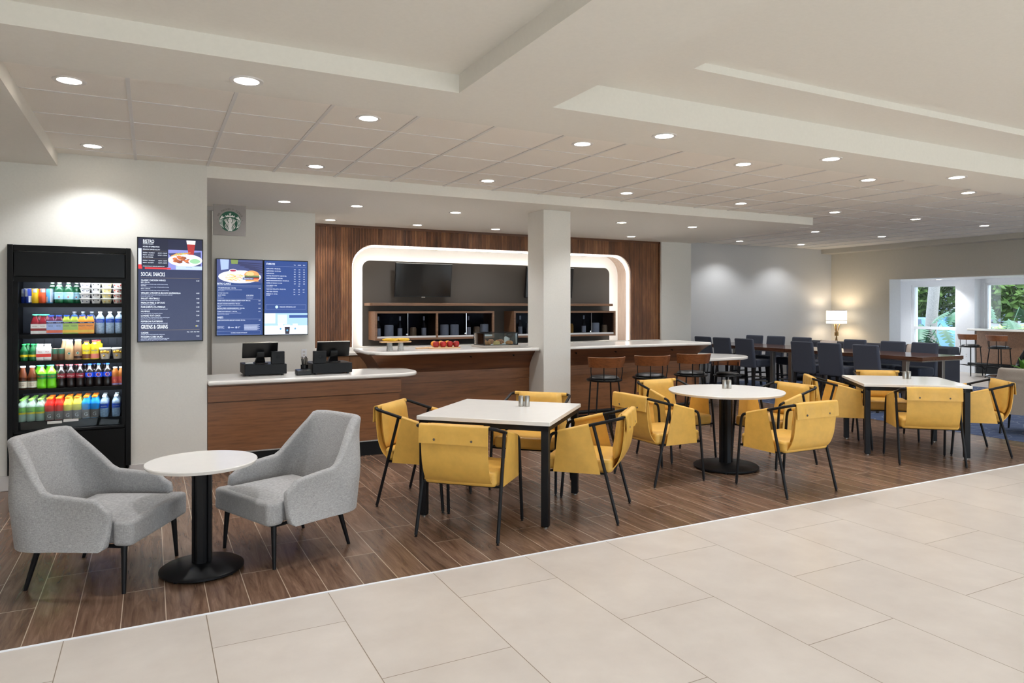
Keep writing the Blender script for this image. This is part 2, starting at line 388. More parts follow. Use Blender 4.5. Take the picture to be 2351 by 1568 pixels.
        for j in range(nv):
            for i in range(nu):
                a = j*m+i; fs.append((a, a+1, a+1+m, a+m)); fs.append((o+a, o+a+m, o+a+1+m, o+a+1))
        return s.add(A+B, fs, mat, X)
    def text(s, st, x, z, size, y=0.0, mat=0, xs=1.0, align='LEFT', X=None):
        vs, fs = text_mesh(st, align)
        return s.add([(x + v[0]*size*xs, y, z + v[1]*size) for v in vs], fs, mat, X)
    def rect(s, x0, x1, z0, z1, y=0.0, mat=0, X=None):
        return s.add([(x0, y, z0), (x1, y, z0), (x1, y, z1), (x0, y, z1)], [(0, 1, 2, 3)], mat, X)
    def disc(s, x, z, rx, rz, y=0.0, mat=0, n=20, a0=0.0, a1=2*PI, X=None):
        vs = [(x + rx*math.cos(a0 + (a1-a0)*k/n), y, z + rz*math.sin(a0 + (a1-a0)*k/n)) for k in range(n + (0 if a1-a0 > 6.28 else 1))]
        return s.add(vs, [tuple(range(len(vs)))], mat, X)
    def build(s, name, mats, parent=None, smooth=35, bevel=0.0, seg=2, subsurf=0, kind=None, label=None, merge=False):
        me = bpy.data.meshes.new(name); me.from_pydata(s.v, [], s.f)
        if not isinstance(mats, (list, tuple)): mats = [mats]
        for m in mats: me.materials.append(M[m] if isinstance(m, str) else m)
        me.polygons.foreach_set('material_index', s.mi)
        if merge:
            import bmesh
            bm = bmesh.new(); bm.from_mesh(me); bmesh.ops.remove_doubles(bm, verts=bm.verts, dist=1e-5); bm.to_mesh(me); bm.free()
        if smooth:
            me.polygons.foreach_set('use_smooth', [True] * len(me.polygons))
            if not subsurf: me.set_sharp_from_angle(angle=R(smooth))
        me.update()
        o = bpy.data.objects.new(name, me); COL.objects.link(o)
        if parent: o.parent = parent
        if bevel:
            b = o.modifiers.new('bevel', 'BEVEL'); b.width = bevel; b.segments = seg; b.limit_method = 'ANGLE'; b.angle_limit = R(40)
        if subsurf:
            b = o.modifiers.new('sub', 'SUBSURF'); b.levels = subsurf; b.render_levels = subsurf
        if kind: o['kind'] = kind
        if label: o['label'] = label
        return o

def tag(o, label, cat, group=None, kind=None):
    o['label'] = label; o['category'] = cat
    if group: o['group'] = group
    if kind: o['kind'] = kind
    return o
def thing(name, label, cat, loc=(0, 0, 0), rz=0.0, group=None):
    o = bpy.data.objects.new(name, None); COL.objects.link(o); o.empty_display_size = 0.05
    o.location = loc; o.rotation_euler = (0, 0, rz)
    return tag(o, label, cat, group)
def copy_tree(o, parent=None):
    c = o.copy(); COL.objects.link(c)
    if parent: c.parent = parent
    for ch in list(o.children): copy_tree(ch, c)
    return c
def place(src, loc, rz, label, group=None, used=set()):
    """first call moves the source itself, later calls move a copy"""
    if src.name in used: o = copy_tree(src)
    else: used.add(src.name); o = src
    o.location = loc; o.rotation_euler = (0, 0, rz); o['label'] = label
    if group: o['group'] = group
    return o
def struct(name, mb, mats, **kw): return mb.build(name, mats, kind='structure', **kw)
ORD = ['first', 'second', 'third', 'fourth', 'fifth', 'sixth', 'seventh', 'eighth', 'ninth', 'tenth']
# ------------------------------------------------------------------ camera
cam = bpy.data.cameras.new('camera'); co = bpy.data.objects.new('camera', cam); COL.objects.link(co)
cam.sensor_fit = 'HORIZONTAL'; cam.sensor_width = 36.0; cam.lens = 1610.0 / 2351.0 * 36.0
cam.shift_y = -76.0 / 2351.0; cam.clip_start = 0.05; cam.clip_end = 200
co.location = (0, 0, 1.575); co.rotation_euler = (R(90), 0, R(-27.2583)); scn.camera = co
scn.view_settings.view_transform = 'Standard'; scn.view_settings.look = 'None'
scn.view_settings.exposure = 0.80; scn.view_settings.gamma = 1.0; scn.view_settings.use_curve_mapping = False

# ------------------------------------------------------------------ shell
YW = 7.38; ZT = 2.955; ZS = 2.84; XR = 14.33; YB = 11.3; YE = 3.935; XC = 9.13
def sbox(name, *b, mat='wall', bevel=0): return struct(name, MB().box(*b), mat, bevel=bevel)
# floors
sbox('floor', -3.0, XC, YE, 12.6, -0.1, 0, mat='plank')
sbox('floor_tile', -3.0, 18.5, -3.0, YE, -0.1, 0.0, mat='tile')
sbox('floor_carpet', XC, XR + 0.45, YE, 12.6, -0.1, 0.002, mat='carpet')
sbox('floor_alcove', XR + 0.45, 18.6, YE, 12.6, -0.1, 0.0, mat='tile')
sbox('trim_1', -3.0, XC, YE - 0.012, YE + 0.004, -0.01, 0.003, mat='white')
# ceiling: acoustic tile field, gypsum band, two trays
tile = MB()
tile.box(-0.735, XR + 0.05, 4.39, YB + 0.1, ZT, ZT + 0.08)
struct('ceiling', tile, 'ctile')
tee = MB()
k = -0.124
while k < XR: tee.box(k - 0.012, k + 0.012, 4.39, YB, ZT - 0.006, ZT + 0.002); k += 0.6115
k = 4.68
while k < YB: tee.box(-0.735, XR, k - 0.007, k + 0.007, ZT - 0.0045, ZT + 0.002); k += 0.612
struct('ceiling_grid', tee, 'tbar')
cg = MB()
cg.box(-3.0, 18.6, 3.805, 4.39, ZS, ZT + 0.2)                 # band across the room
cg.box(1.61, 2.25, -3.0, 3.805, ZS, ZT + 0.2)                 # beam between the trays
cg.box(-3.0, 1.61, -3.0, 3.805, 2.947, ZT + 0.2)              # first tray
cg.box(2.25, 18.6, 3.28, 3.805, 3.03, 3.2)                    # second tray, outer step
cg.add([(2.25, -3, 3.03), (2.58, -3, 3.03), (2.93, 3.28, 3.03), (2.25, 3.28, 3.03), (2.25, -3, 3.2), (2.58, -3, 3.2), (2.93, 3.28, 3.2), (2.25, 3.28, 3.2)],
       [(0, 3, 2, 1), (4, 5, 6, 7), (0, 1, 5, 4), (1, 2, 6, 5), (2, 3, 7, 6), (3, 0, 4, 7)])
cg.box(2.25, 18.6, -3.0, 3.30, 3.08, 3.2)                     # second tray, inner
struct('ceiling_gypsum', cg, 'ceil')
sl = MB(); sl.box(-3.0, -0.735, 4.39, YW, ZS, ZT + 0.1); struct('ceiling_soffit', sl, 'ceil')
# bulkhead over the servery
bk = MB(); bk.prism([(0.485, YW), (8.95, YW), (9.38, 10.6), (9.38, YB), (-1.0, YB), (-1.0, 7.6), (0.485, 7.6)], ZS, ZT + 0.02)
struct('ceiling_servery', bk, 'ceil')
# cooler wall with its niche
w = MB()
w.box(-3.0, -1.09, YW, 7.6, 0, ZT); w.box(-0.17, 0.485, YW, 7.6, 0, ZT); w.box(-1.09, -0.17, YW, 7.6, 2.10, ZT)
w.box(-1.14, -1.09, 7.6, 8.35, 0, ZT); w.box(-0.17, -0.12, 7.6, 8.35, 0, ZT); w.box(-1.14, -0.12, 8.35, 8.4, 0, ZT)
struct('wall_cooler', w, 'wall')
b = MB(); b.box(-3.0, -1.075, YW - 0.015, YW, 0, 0.13); b.box(-0.185, 0.485, YW - 0.015, YW, 0, 0.13); struct('baseboard_cooler', b, 'base', bevel=0.004)
sbox('wall_left_unseen', -3.05, -3.0, -3.0, 7.6, 0, 3.2)  # unseen side wall, put in to keep sunlight out
fwl = MB(); xs = [-3.0, -1.6, 2.6, 4.2, 8.4, 10.0, 14.2, 18.6]  # unseen front wall, added to shape the daylight fill
for a, b in zip(xs[0::2], xs[1::2]): fwl.box(a, b, -3.2, -3.0, 0, 3.2)
for a, b in zip(xs[1::2], xs[2::2]): fwl.box(a, b, -3.2, -3.0, 2.35, 3.2)
struct('wall_front_added', fwl, 'wall')
for q_, (a, b) in enumerate(zip(xs[1::2], xs[2::2])):  # added windows out of view, letting in fill daylight
    f_ = MB(); f_.box(a, a+0.05, -3.14, -3.06, 0, 2.35); f_.box(b-0.05, b, -3.14, -3.06, 0, 2.35); f_.box(a, b, -3.14, -3.06, 2.3, 2.35); f_.box(a, b, -3.14, -3.06, 0, 0.05)
    MB().box(a, b, -3.104, -3.098, 0, 2.35).build('pane', 'wglass', struct('window_%d' % (5 + q_), f_, 'white'))
sbox('wall_east', 18.6, 18.7, -3.2, 4.4, 0, 3.2)
sbox('wall_hall', -1.1, 0.70, 9.60, 9.7, 0, ZT)
sbox('wall_sun_block', -1.12, -1.0, 8.4, 11.2, 0, ZT)  # unseen wall added to stop sun leaking in from the left
w = MB(); w.box(0.68, 1.945, 9.5, 11.25, 0, ZS + 0.01); struct('wall_screens', w, 'wall')
# fluted walnut wall with a rounded opening, reveal, lit niche
OX0, OX1, OZ, OR = 2.725, 7.955, 2.557, 0.35
fw = MB(); Y0, Y1 = 10.60, 10.63
fw.box(1.945, OX0, Y0, Y1, 0.98, ZS - 0.035); fw.box(OX1, 8.63, Y0, Y1, 0.98, ZS - 0.035); fw.box(OX0, OX1, Y0, Y1, OZ, ZS - 0.035)
for cx, sx in ((OX0, 1), (OX1, -1)):
    p = [(cx, OZ)]
    for q in range(13):
        a = PI/2 * q / 12
        p.append((cx + sx*(OR - OR*math.cos(a)), OZ - OR + OR*math.sin(a)))
    if sx > 0: p = p[::-1]
    fw.prism(p, Y0, Y1, ax='y')
struct('wall_fluted', fw, 'flute')
tr = MB(); tr.box(1.945, 8.63, 10.585, 10.63, ZS - 0.035, ZS); tr.box(8.60, 8.64, 10.585, 10.63, 0.98, ZS); struct('trim_2', tr, 'lamdark')
rv = MB()
out = [(OX1, 0.95), (OX1, OZ - OR)] + [(OX1 - OR + OR*math.cos(PI/2*q/10), OZ - OR + OR*math.sin(PI/2*q/10)) for q in range(1, 11)]
out += [(OX0 + OR + OR*math.cos(PI/2 + PI/2*q/10), OZ - OR + OR*math.sin(PI/2 + PI/2*q/10)) for q in range(0, 11)] + [(OX0, 0.95)]
N = len(out)
rv.add([(x, 10.63, z) for x, z in out] + [(x, 11.02, z) for x, z in out], [(i, i+1, N+i+1, N+i) for i in range(N-1)])
struct('trim_3', rv, 'palewood', smooth=40)
sbox('wall_niche', 1.945, 9.3, 11.02, 11.25, 0, ZS, mat='niche')
def strip(pts, w, y): # LED tape laid along a path in the xz plane
    m = MB(); m.tube([(x, y, z) for x, z in pts], w, n=6); return m
lt = thing('cove_light', 'white light strip tucked behind the rounded edge of the walnut niche', 'light strip', (0, 0, 0))
inn = [(x + (0.02 if x < 5 else -0.02), z - 0.02 if z > 2.2 else z) for x, z in out]
strip(inn, 0.010, 10.70).build('led_tape', 'led', lt)
dk = MB(); dk.prism(rrect(2.97, 7.68, 0.98, 2.335, (0, 0, 0.12, 0.12), 8), 10.90, 10.93, ax='y')
struct('wall_charcoal', dk, 'charcoal', bevel=0.004)
hp = [(3.0, 0.99), (3.0, 2.20), (3.02, 2.27), (3.10, 2.305), (7.55, 2.305), (7.63, 2.27), (7.65, 2.20), (7.65, 0.99)]
lt = thing('halo_light', 'glowing light strip around the edge of the charcoal panel behind the screens', 'light strip', (0, 0, 0))
strip(hp, 0.011, 10.96).build('led_tape', 'led', lt)
# pillar block, back walls
w = MB(); w.prism([(8.63, 10.55), (9.0, 10.5), (9.36, 10.55), (9.36, YB + 0.1), (8.63, YB + 0.1)], 0, ZS); struct('wall_pillar', w, 'wall')
sbox('wall_back', 9.36, XR + 0.4, YB, YB + 0.15, 0, ZT, mat='wallgrey')
w = MB(); w.box(XR, XR + 0.37, 9.84, YB, 0, ZT + 0.1); w.box(XR, XR + 0.37, 4.39, 9.84, 2.21, ZT + 0.1)
struct('wall_right', w, 'wallbeige')
sbox('trim_4', XR + 0.001, XR + 0.372, 9.825, 9.84, 0, 2.21, mat='white')
sbox('ceiling_beam', 13.98, XR, 4.39, YB, 2.85, ZT, mat='wallbeige')
sbox('baseboard_back', 9.36, XR, YB - 0.015, YB, 0, 0.12, mat='base')
# column beside the bar
w = MB(); w.box(4.462, 4.868, 7.78, 8.2, 0, ZS); struct('wall_column', w, 'wall', bevel=0.004)
b = MB(); b.box(4.45, 4.88, 7.768, 8.212, 0, 0.13); struct('baseboard_column', b, 'base', bevel=0.004)
# window alcove
GX = 18.2
sbox('ceiling_alcove', XR + 0.37, 18.7, 4.39, 12.7, 2.30, 2.9, mat='white')
sbox('wall_alcove', XR + 0.37, 18.6, 12.45, 12.6, 0, 2.3, mat='white')
w = MB(); w.box(17.85, 18.5, 10.03, 10.48, 0, 2.3); struct('wall_pier', w, 'white')
w = MB(); w.box(18.1, 18.4, 11.80, 12.08, 0.05, 2.19); w.box(18.1, 18.4, 4.3, 12.45, 2.19, 2.3); w.box(18.1, 18.4, 4.3, 12.45, 0, 0.05); w.box(18.1, 18.4, 4.3, 5.2, 0.05, 2.19); w.box(18.1, 18.4, 10.40, 10.62, 0.05, 2.19); w.box(18.1, 18.4, 9.95, 10.10, 0.05, 2.19)
struct('wall_window', w, 'white')
def window(n, y0, y1, z0, z1, bars=(), posts=()):
    f = MB(); t = 0.05
    f.box(18.15, 18.25, y0, y0+t, z0+t, z1-t); f.box(18.15, 18.25, y1-t, y1, z0+t, z1-t); f.box(18.15, 18.25, y0, y1, z0, z0+t); f.box(18.15, 18.25, y0, y1, z1-t, z1)
    for q in bars: f.box(18.155, 18.245, y0+t, y1-t, q-0.035, q+0.035)
    for q in posts: f.box(18.155, 18.245, q-0.03, q+0.03, z0+t, z1-t)
    o = struct('window_%d' % n, f, 'white')
    MB().box(18.198, 18.203, y0, y1, z0, z1).build('pane', 'wglass', o)
window(1, 10.62, 11.80, 0.05, 2.19, bars=(1.06,))
window(2, 12.08, 12.45, 0.05, 2.19, bars=(1.06,))
window(3, 8.2, 9.95, 0.05, 2.19)
window(4, 5.2, 8.2, 0.05, 2.19, posts=(6.7,))

# ------------------------------------------------------------------ lights
def spot(parent, power, size=125, blend=0.55, colr=(1.0, 0.9, 0.78)):
    l = bpy.data.lights.new('lamp', 'SPOT'); l.energy = power; l.spot_size = R(size); l.spot_blend = blend; l.shadow_soft_size = 0.06; l.color = colr
    o = bpy.data.objects.new('lamp', l); COL.objects.link(o); o.parent = parent; o.location = (0, 0, -0.02); return o
dl0 = thing('downlight', 'recessed downlight', 'ceiling light')
MB().lathe([(0.066, -0.004), (0.088, -0.006), (0.092, 0.0), (0.066, 0.0)], 28, cap=False).build('trim_ring', 'tbar', dl0)
MB().lathe([(0.0001, -0.003), (0.067, -0.003)], 28, cap=False).build('lens', 'lens', dl0)
spot(dl0, 30.0, colr=(0.95, 0.975, 1.0))
LD = {}
def downlights(z, pts, where, group, power):
    rows = {}
    for x, y in pts: rows.setdefault(round(y * 1.2), []).append((x, y))
    ks = sorted(rows)
    names = {1: [''], 2: ['near row', 'far row'], 3: ['nearest row', 'middle row', 'far row'], 4: ['nearest row', 'second row', 'third row', 'farthest row']}[len(ks)]
    for nm, kk in zip(names, ks):
        for i, (x, y) in enumerate(sorted(rows[kk])):
            lab = 'recessed downlight in the %s, %s%s from the left' % (where, nm + ', ' if nm else '', ORD[i])
            o = place(dl0, (x, y, z), 0, lab, group)
            for ch in o.children:
                if ch.type == 'LIGHT':
                    if id(power) not in LD:
                        LD[id(power)] = ch.data.copy(); LD[id(power)].energy = power
                    ch.data = LD[id(power)]
PT = 34.0; PL = 48.0
downlights(ZT, [(-0.438, 5.0), (1.404, 5.0), (3.22, 4.96), (5.04, 4.95), (6.85, 4.94), (8.66, 4.94), (10.5, 4.94), (12.3, 4.94),
                (-0.44, 6.93), (1.426, 6.93), (3.24, 6.86), (5.06, 6.83), (6.9, 6.82), (8.72, 6.82), (10.51, 6.78), (12.36, 6.79),
                (10.63, 8.72), (12.48, 8.72), (10.74, 10.65), (12.48, 10.6)], 'tiled ceiling', 'downlights in the tiled ceiling', PT)
downlights(ZS, [(0.474, 4.14), (3.348, 4.06), (5.118, 4.04), (6.915, 4.05)], 'smooth ceiling band', 'downlights in the smooth ceiling band', PT)
downlights(ZS, [(1.409, 8.62), (2.263, 8.58), (3.578, 8.57), (6.171, 8.45), (7.481, 8.40), (2.282, 10.1), (3.591, 10.1), (4.894, 10.07), (7.517, 10.01)],
           'lowered ceiling over the servery', 'downlights over the servery', PT * 0.7 + 0.0)
for zt, pts in ((2.947, [(x, y) for y in (1.1, -0.6, -2.2) for x in (-1.6, 0.4)]), (3.08, [(x, y) for y in (1.1, -0.6, -2.2) for x in (4.2, 6.6, 9.0, 11.4, 13.8)])):  # lobby downlights behind the camera, added as fill light
    downlights(zt, pts, 'small lobby tray as added fill light' if zt < 3 else 'large lobby tray as added fill light', 'added fill lights in the lobby ceiling', PL)
for q_, (x_, y_) in enumerate(((17.6, 10.75), (16.4, 8.2), (16.4, 6.2))):  # all but the first are out of view, added to brighten the alcove
    o = place(dl0, (x_, y_, 2.30), 0, 'round recessed downlight in the window alcove ceiling, %s' % ('beside the pier', 'added fill above the stools', 'added fill beyond the right edge')[q_], 'downlights in the window alcove')
    for ch in o.children:
        if ch.type == 'LIGHT':
            if 'al' not in LD: LD['al'] = ch.data.copy(); LD['al'].energy = 70
            ch.data = LD['al']
# daylight
wd = bpy.data.worlds.new('sky'); scn.world = wd; wd.use_nodes = True
nt = wd.node_tree; bg = nt.nodes['Background']; bg.inputs['Color'].default_value = (0.86, 0.93, 1.0, 1); bg.inputs['Strength'].default_value = 3.2
sun = bpy.data.lights.new('sun', 'SUN'); sun.energy = 4.0; sun.angle = R(1.5); sun.color = (1, 0.97, 0.92)
so = bpy.data.objects.new('sun', sun); COL.objects.link(so); so.rotation_euler = Vector((-0.2, 0.35, -0.9)).to_track_quat('-Z', 'Y').to_euler()
# ------------------------------------------------------------------ yellow sling armchairs
def make_sling_chair():
    t = thing('sling_armchair', 'chair', 'chair')
    W = 0.285; r = 0.0122
    fr = MB()
    arm = [(-W, 0.17, 0.648), (-W, -0.313, 0.775), (W, -0.313, 0.775), (W, 0.17, 0.648)]
    fr.tube(fillet(arm, 0.05, 6), r, 10)
    ring = [(-W-.002, -0.19, 0.362), (W+.002, -0.19, 0.362), (W+.004, 0.252, 0.362), (-W-.004, 0.252, 0.362)]
    fr.tube(ring, 0.009, 8, closed=True)
    fr.build('frame', 'black', t)
    for s in (-1, 1):
        m = MB(); m.tube(fillet([(s*W, 0.165, 0.649), (s*W, 0.222, 0.634), (s*(W+.002), 0.238, 0.57), (s*(W+.01), 0.285, 0.012)], 0.045, 6), r, 10)
        m.lathe([(0.011, 0), (0.011, 0.004), (0.006, 0.006), (0.006, 0.014)], 10, c=(s*(W+.01), 0.285, 0)); m.build('leg', 'black', t)
        m = MB(); m.tube([(s*W, -0.10, 0.713), (s*(W+.014), -0.283, 0.012)], r, 10)
        m.lathe([(0.011, 0), (0.011, 0.004), (0.006, 0.006), (0.006, 0.014)], 10, c=(s*(W+.014), -0.283, 0)); m.build('leg', 'black', t)
    def armz(y): return 0.775 - (y + 0.313) * (0.775 - 0.648) / 0.483
    for s in (-1, 1): # fabric panel hung from the arm tube
        m = MB()
        def fn(u, v, s=s):
            y0, y1 = -0.068 - 0.085*v, 0.168 + 0.035*v
            y = y0 + (y1 - y0)*u; z = (armz(y) - 0.004)*(1-v) + 0.356*v
            return (s*(W + 0.013 - 0.006*v + 0.004*math.sin(v*PI)*math.sin(u*PI)), y, z)
        m.sheet(fn, 8, 8, 0.005)
        m.tube([(s*W, -0.068, armz(-0.068)), (s*W, 0.168, armz(0.168))], 0.0165, 12)
        m.build('side_panel', 'yellow', t, smooth=60)
    m = MB()
    prof = fillet([(0, -0.327, 0.772), (0, -0.318, 0.62), (0, -0.300, 0.50), (0, -0.262, 0.415), (0, -0.20, 0.366), (0, -0.10, 0.352), (0, 0.235, 0.350)], 0.08, 4)
    def fb(u, v):
        q = v * (len(prof) - 1); i = min(int(q), len(prof) - 2); p = prof[i].lerp(prof[i+1], q - i)
        return (-0.242 + 0.484*u, p.y - 0.006*math.sin(u*PI), p.z)
    m.sheet(fb, 8, 30, 0.006); m.build('sling', 'yellow', t, smooth=60)
    m = MB()
    fp = fillet([(0, -0.296, 0.768), (0, -0.298, 0.789), (0, -0.333, 0.789), (0, -0.340, 0.745), (0, -0.344, 0.662)], 0.012, 4)
    def ff(u, v):
        q = v * (len(fp) - 1); i = min(int(q), len(fp) - 2); p = fp[i].lerp(fp[i+1], q - i)
        return (-0.25 + 0.50*u, p.y - 0.003*v*math.sin(u*19), p.z)
    m.sheet(ff, 20, 24, 0.006); fl = m.build('flap', 'yellow', t, smooth=60)
    for s in (-1, 1):
        q = MB(); q.lathe([(0.009, 0.0), (0.008, 0.003), (0.0001, 0.004)], 12, X=Matrix.Translation((s*0.135, -0.347, 0.69)) @ Matrix.Rotation(R(90), 4, 'X')); q.build('snap', 'bronze', fl)
    m = MB()
    def fc(u, v):
        z = 0.458 + 0.335*v
        return (-0.222 + 0.444*u + (0.5-u)*0.04*v*v, -0.262 - 0.030*v + 0.02*(1-v)**3, z)
    m.puff(fc, 16, 14, 0.085, p=5); m.build('back_cushion', 'yellow', t, smooth=60, merge=True)
    m = MB(); m.prism(rrect(-0.262, 0.262, -0.235, 0.272, 0.035, 5), 0.363, 0.462); m.build('seat_cushion', 'yellow', t, bevel=0.022, seg=3)
    return t
sling = make_sling_chair()
C1, C2, C3 = (2.52, 5.04), (5.06, 5.20), (7.54, 5.02)
g = 'yellow sling armchairs round the dining tables'
def face(cx, cy, ang, lab): place(sling, (cx, cy, 0), R(ang) - PI/2, lab, g)
face(2.04, 4.60, 45, 'yellow armchair with its snapped back flap to us at the nearest square table')
face(3.03, 4.59, 135, 'yellow armchair at the nearest square table, on the right side by the pale tile edge')
face(2.01, 5.46, -45, 'yellow armchair at the nearest square table, on the left beside the cashier counter')
face(3.03, 5.50, 225, 'yellow armchair mostly hidden behind the nearest square table, facing us')
face(4.21, 5.19, 0, 'yellow armchair at the round dining table, on the left, flap seen at an angle')
face(4.96, 4.38, 90, 'yellow armchair at the round dining table, nearest to the pale tile, wrinkled flap to us')
face(4.98, 5.85, 270, 'yellow armchair behind the round dining table on its left, in front of the bar stools')
face(5.69, 5.18, 180, 'yellow armchair behind the round dining table on its right, facing left')
face(7.10, 4.50, 49.6, 'yellow armchair with its back square to us at the farthest square table')
face(8.03, 4.56, 139.6, 'yellow armchair at the farthest square table, on the right beside the blue carpet')
face(7.07, 5.48, -40.4, 'yellow armchair at the farthest square table, on its left next to the round table')
face(7.98, 5.54, 229.6, 'yellow armchair hidden behind the farthest square table, only its top edge above it')

# ------------------------------------------------------------------ square and round tables
def make_square_table():
    t = thing('square_table', 'table', 'table'); S = 0.52
    m = MB(); m.box(-S, S, -S, S, 0.735, 0.765); m.build('tabletop', 'quartz', t, bevel=0.003)
    m = MB(); a = S - 0.015
    for sx in (-1, 1): m.box(sx*a - (0.04 if sx > 0 else 0), sx*a + (0.04 if sx < 0 else 0), -a, a, 0.695, 0.735)
    for sy in (-1, 1): m.box(-a, a, sy*a - (0.04 if sy > 0 else 0), sy*a + (0.04 if sy < 0 else 0), 0.695, 0.735)
    m.build('apron', 'black', t)
    for sx in (-1, 1):
        for sy in (-1, 1):
            m = MB(); x0, x1 = sorted((sx*a, sx*(a - 0.055))); y0, y1 = sorted((sy*a, sy*(a - 0.055)))
            m.box(x0, x1, y0, y1, 0.012, 0.735); l = m.build('leg', 'black', t, bevel=0.004)
            q = MB(); q.lathe([(0.016, 0), (0.016, 0.006), (0.008, 0.008), (0.008, 0.014)], 12, c=((x0+x1)/2, (y0+y1)/2, 0)); q.build('glide', 'steel', l)
    return t
sq = make_square_table()
g = 'square dining tables'
place(sq, (C1[0], C1[1], 0), R(45), 'square white-topped table with black frame, nearest to the grey lounge chairs', g)
place(sq, (C3[0], C3[1], 0), R(-40.4), 'square white-topped table with black frame, farther one near the blue carpet', g)
def round_table(name, loc, label, h, rt, rb, cw):
    t = thing(name, label, 'table', loc)
    m = MB(); m.lathe([(rt*0.55, h-0.026), (rt-0.012, h-0.024), (rt-0.002, h-0.010), (rt, h-0.005), (rt-0.003, h)], 72); m.build('tabletop', 'quartz', t, smooth=30)
    m = MB(); m.lathe([(0.02, h-0.034), (rt*0.72, h-0.034), (rt*0.72, h-0.026), (0.02, h-0.026)], 48)
    c = cw/2; k = cw*0.16; d = cw*0.14
    poly = []
    for q in range(4): # square column with a groove down the middle of each face
        ca, sa = math.cos(q*PI/2), math.sin(q*PI/2)
        for x, y in ((c, -c*0.55), (c, -k*0.5), (c-d, -k*0.5), (c-d, k*0.5), (c, k*0.5), (c, c*0.55)):
            poly.append((x*ca - y*sa, x*sa + y*ca))
    m.prism(poly, 0.05, h-0.034, X=Matrix.Rotation(R(30), 4, 'Z')); m.build('column', 'black', t)
    m = MB(); m.lathe([(rb-0.006, 0.010), (rb, 0.014), (rb, 0.026), (rb-0.012, 0.034), (cw*0.75, 0.056), (0.02, 0.058)], 64); bs = m.build('base', 'black', t, smooth=30)
    for q in range(4):
        a = PI/4 + q*PI/2; m = MB(); m.lathe([(0.014, 0), (0.014, 0.012)], 12, c=((rb-0.03)*math.cos(a), (rb-0.03)*math.sin(a), 0)); m.build('glide', 'black', bs)
    return t
round_table('round_table', (0.275, 4.605, 0), 'small round white table on a black pedestal between the grey lounge chairs', 0.66, 0.314, 0.236, 0.100)
round_table('round_table', (C2[0], C2[1], 0), 'large round white table on a black pedestal among the yellow chairs', 0.765, 0.556, 0.313, 0.115)
def shaker(x, y, z, a, label):
    m = MB(); m.lathe([(0.021, 0), (0.022, 0.004), (0.022, 0.083), (0.019, 0.088), (0.0001, 0.089)], 20)
    o = m.build('shaker', 'steel', smooth=40); o.location = (x, y, z)
    return tag(o, label, 'shaker', 'salt and pepper shakers')
for (x, y), nm in ((onp, nm) for onp, nm in (((2.745, 5.11), 'nearest square table'), ((5.17, 5.30), 'round dining table'), ((7.73, 5.09), 'farthest square table'))):
    ca, sa = math.cos(R(27)), math.sin(R(27))
    shaker(x - 0.0245*ca, y + 0.0245*sa, 0.765, 0, 'left of two steel shakers on the ' + nm)
    shaker(x + 0.0245*ca, y - 0.0245*sa, 0.765, 0, 'right of two steel shakers on the ' + nm)

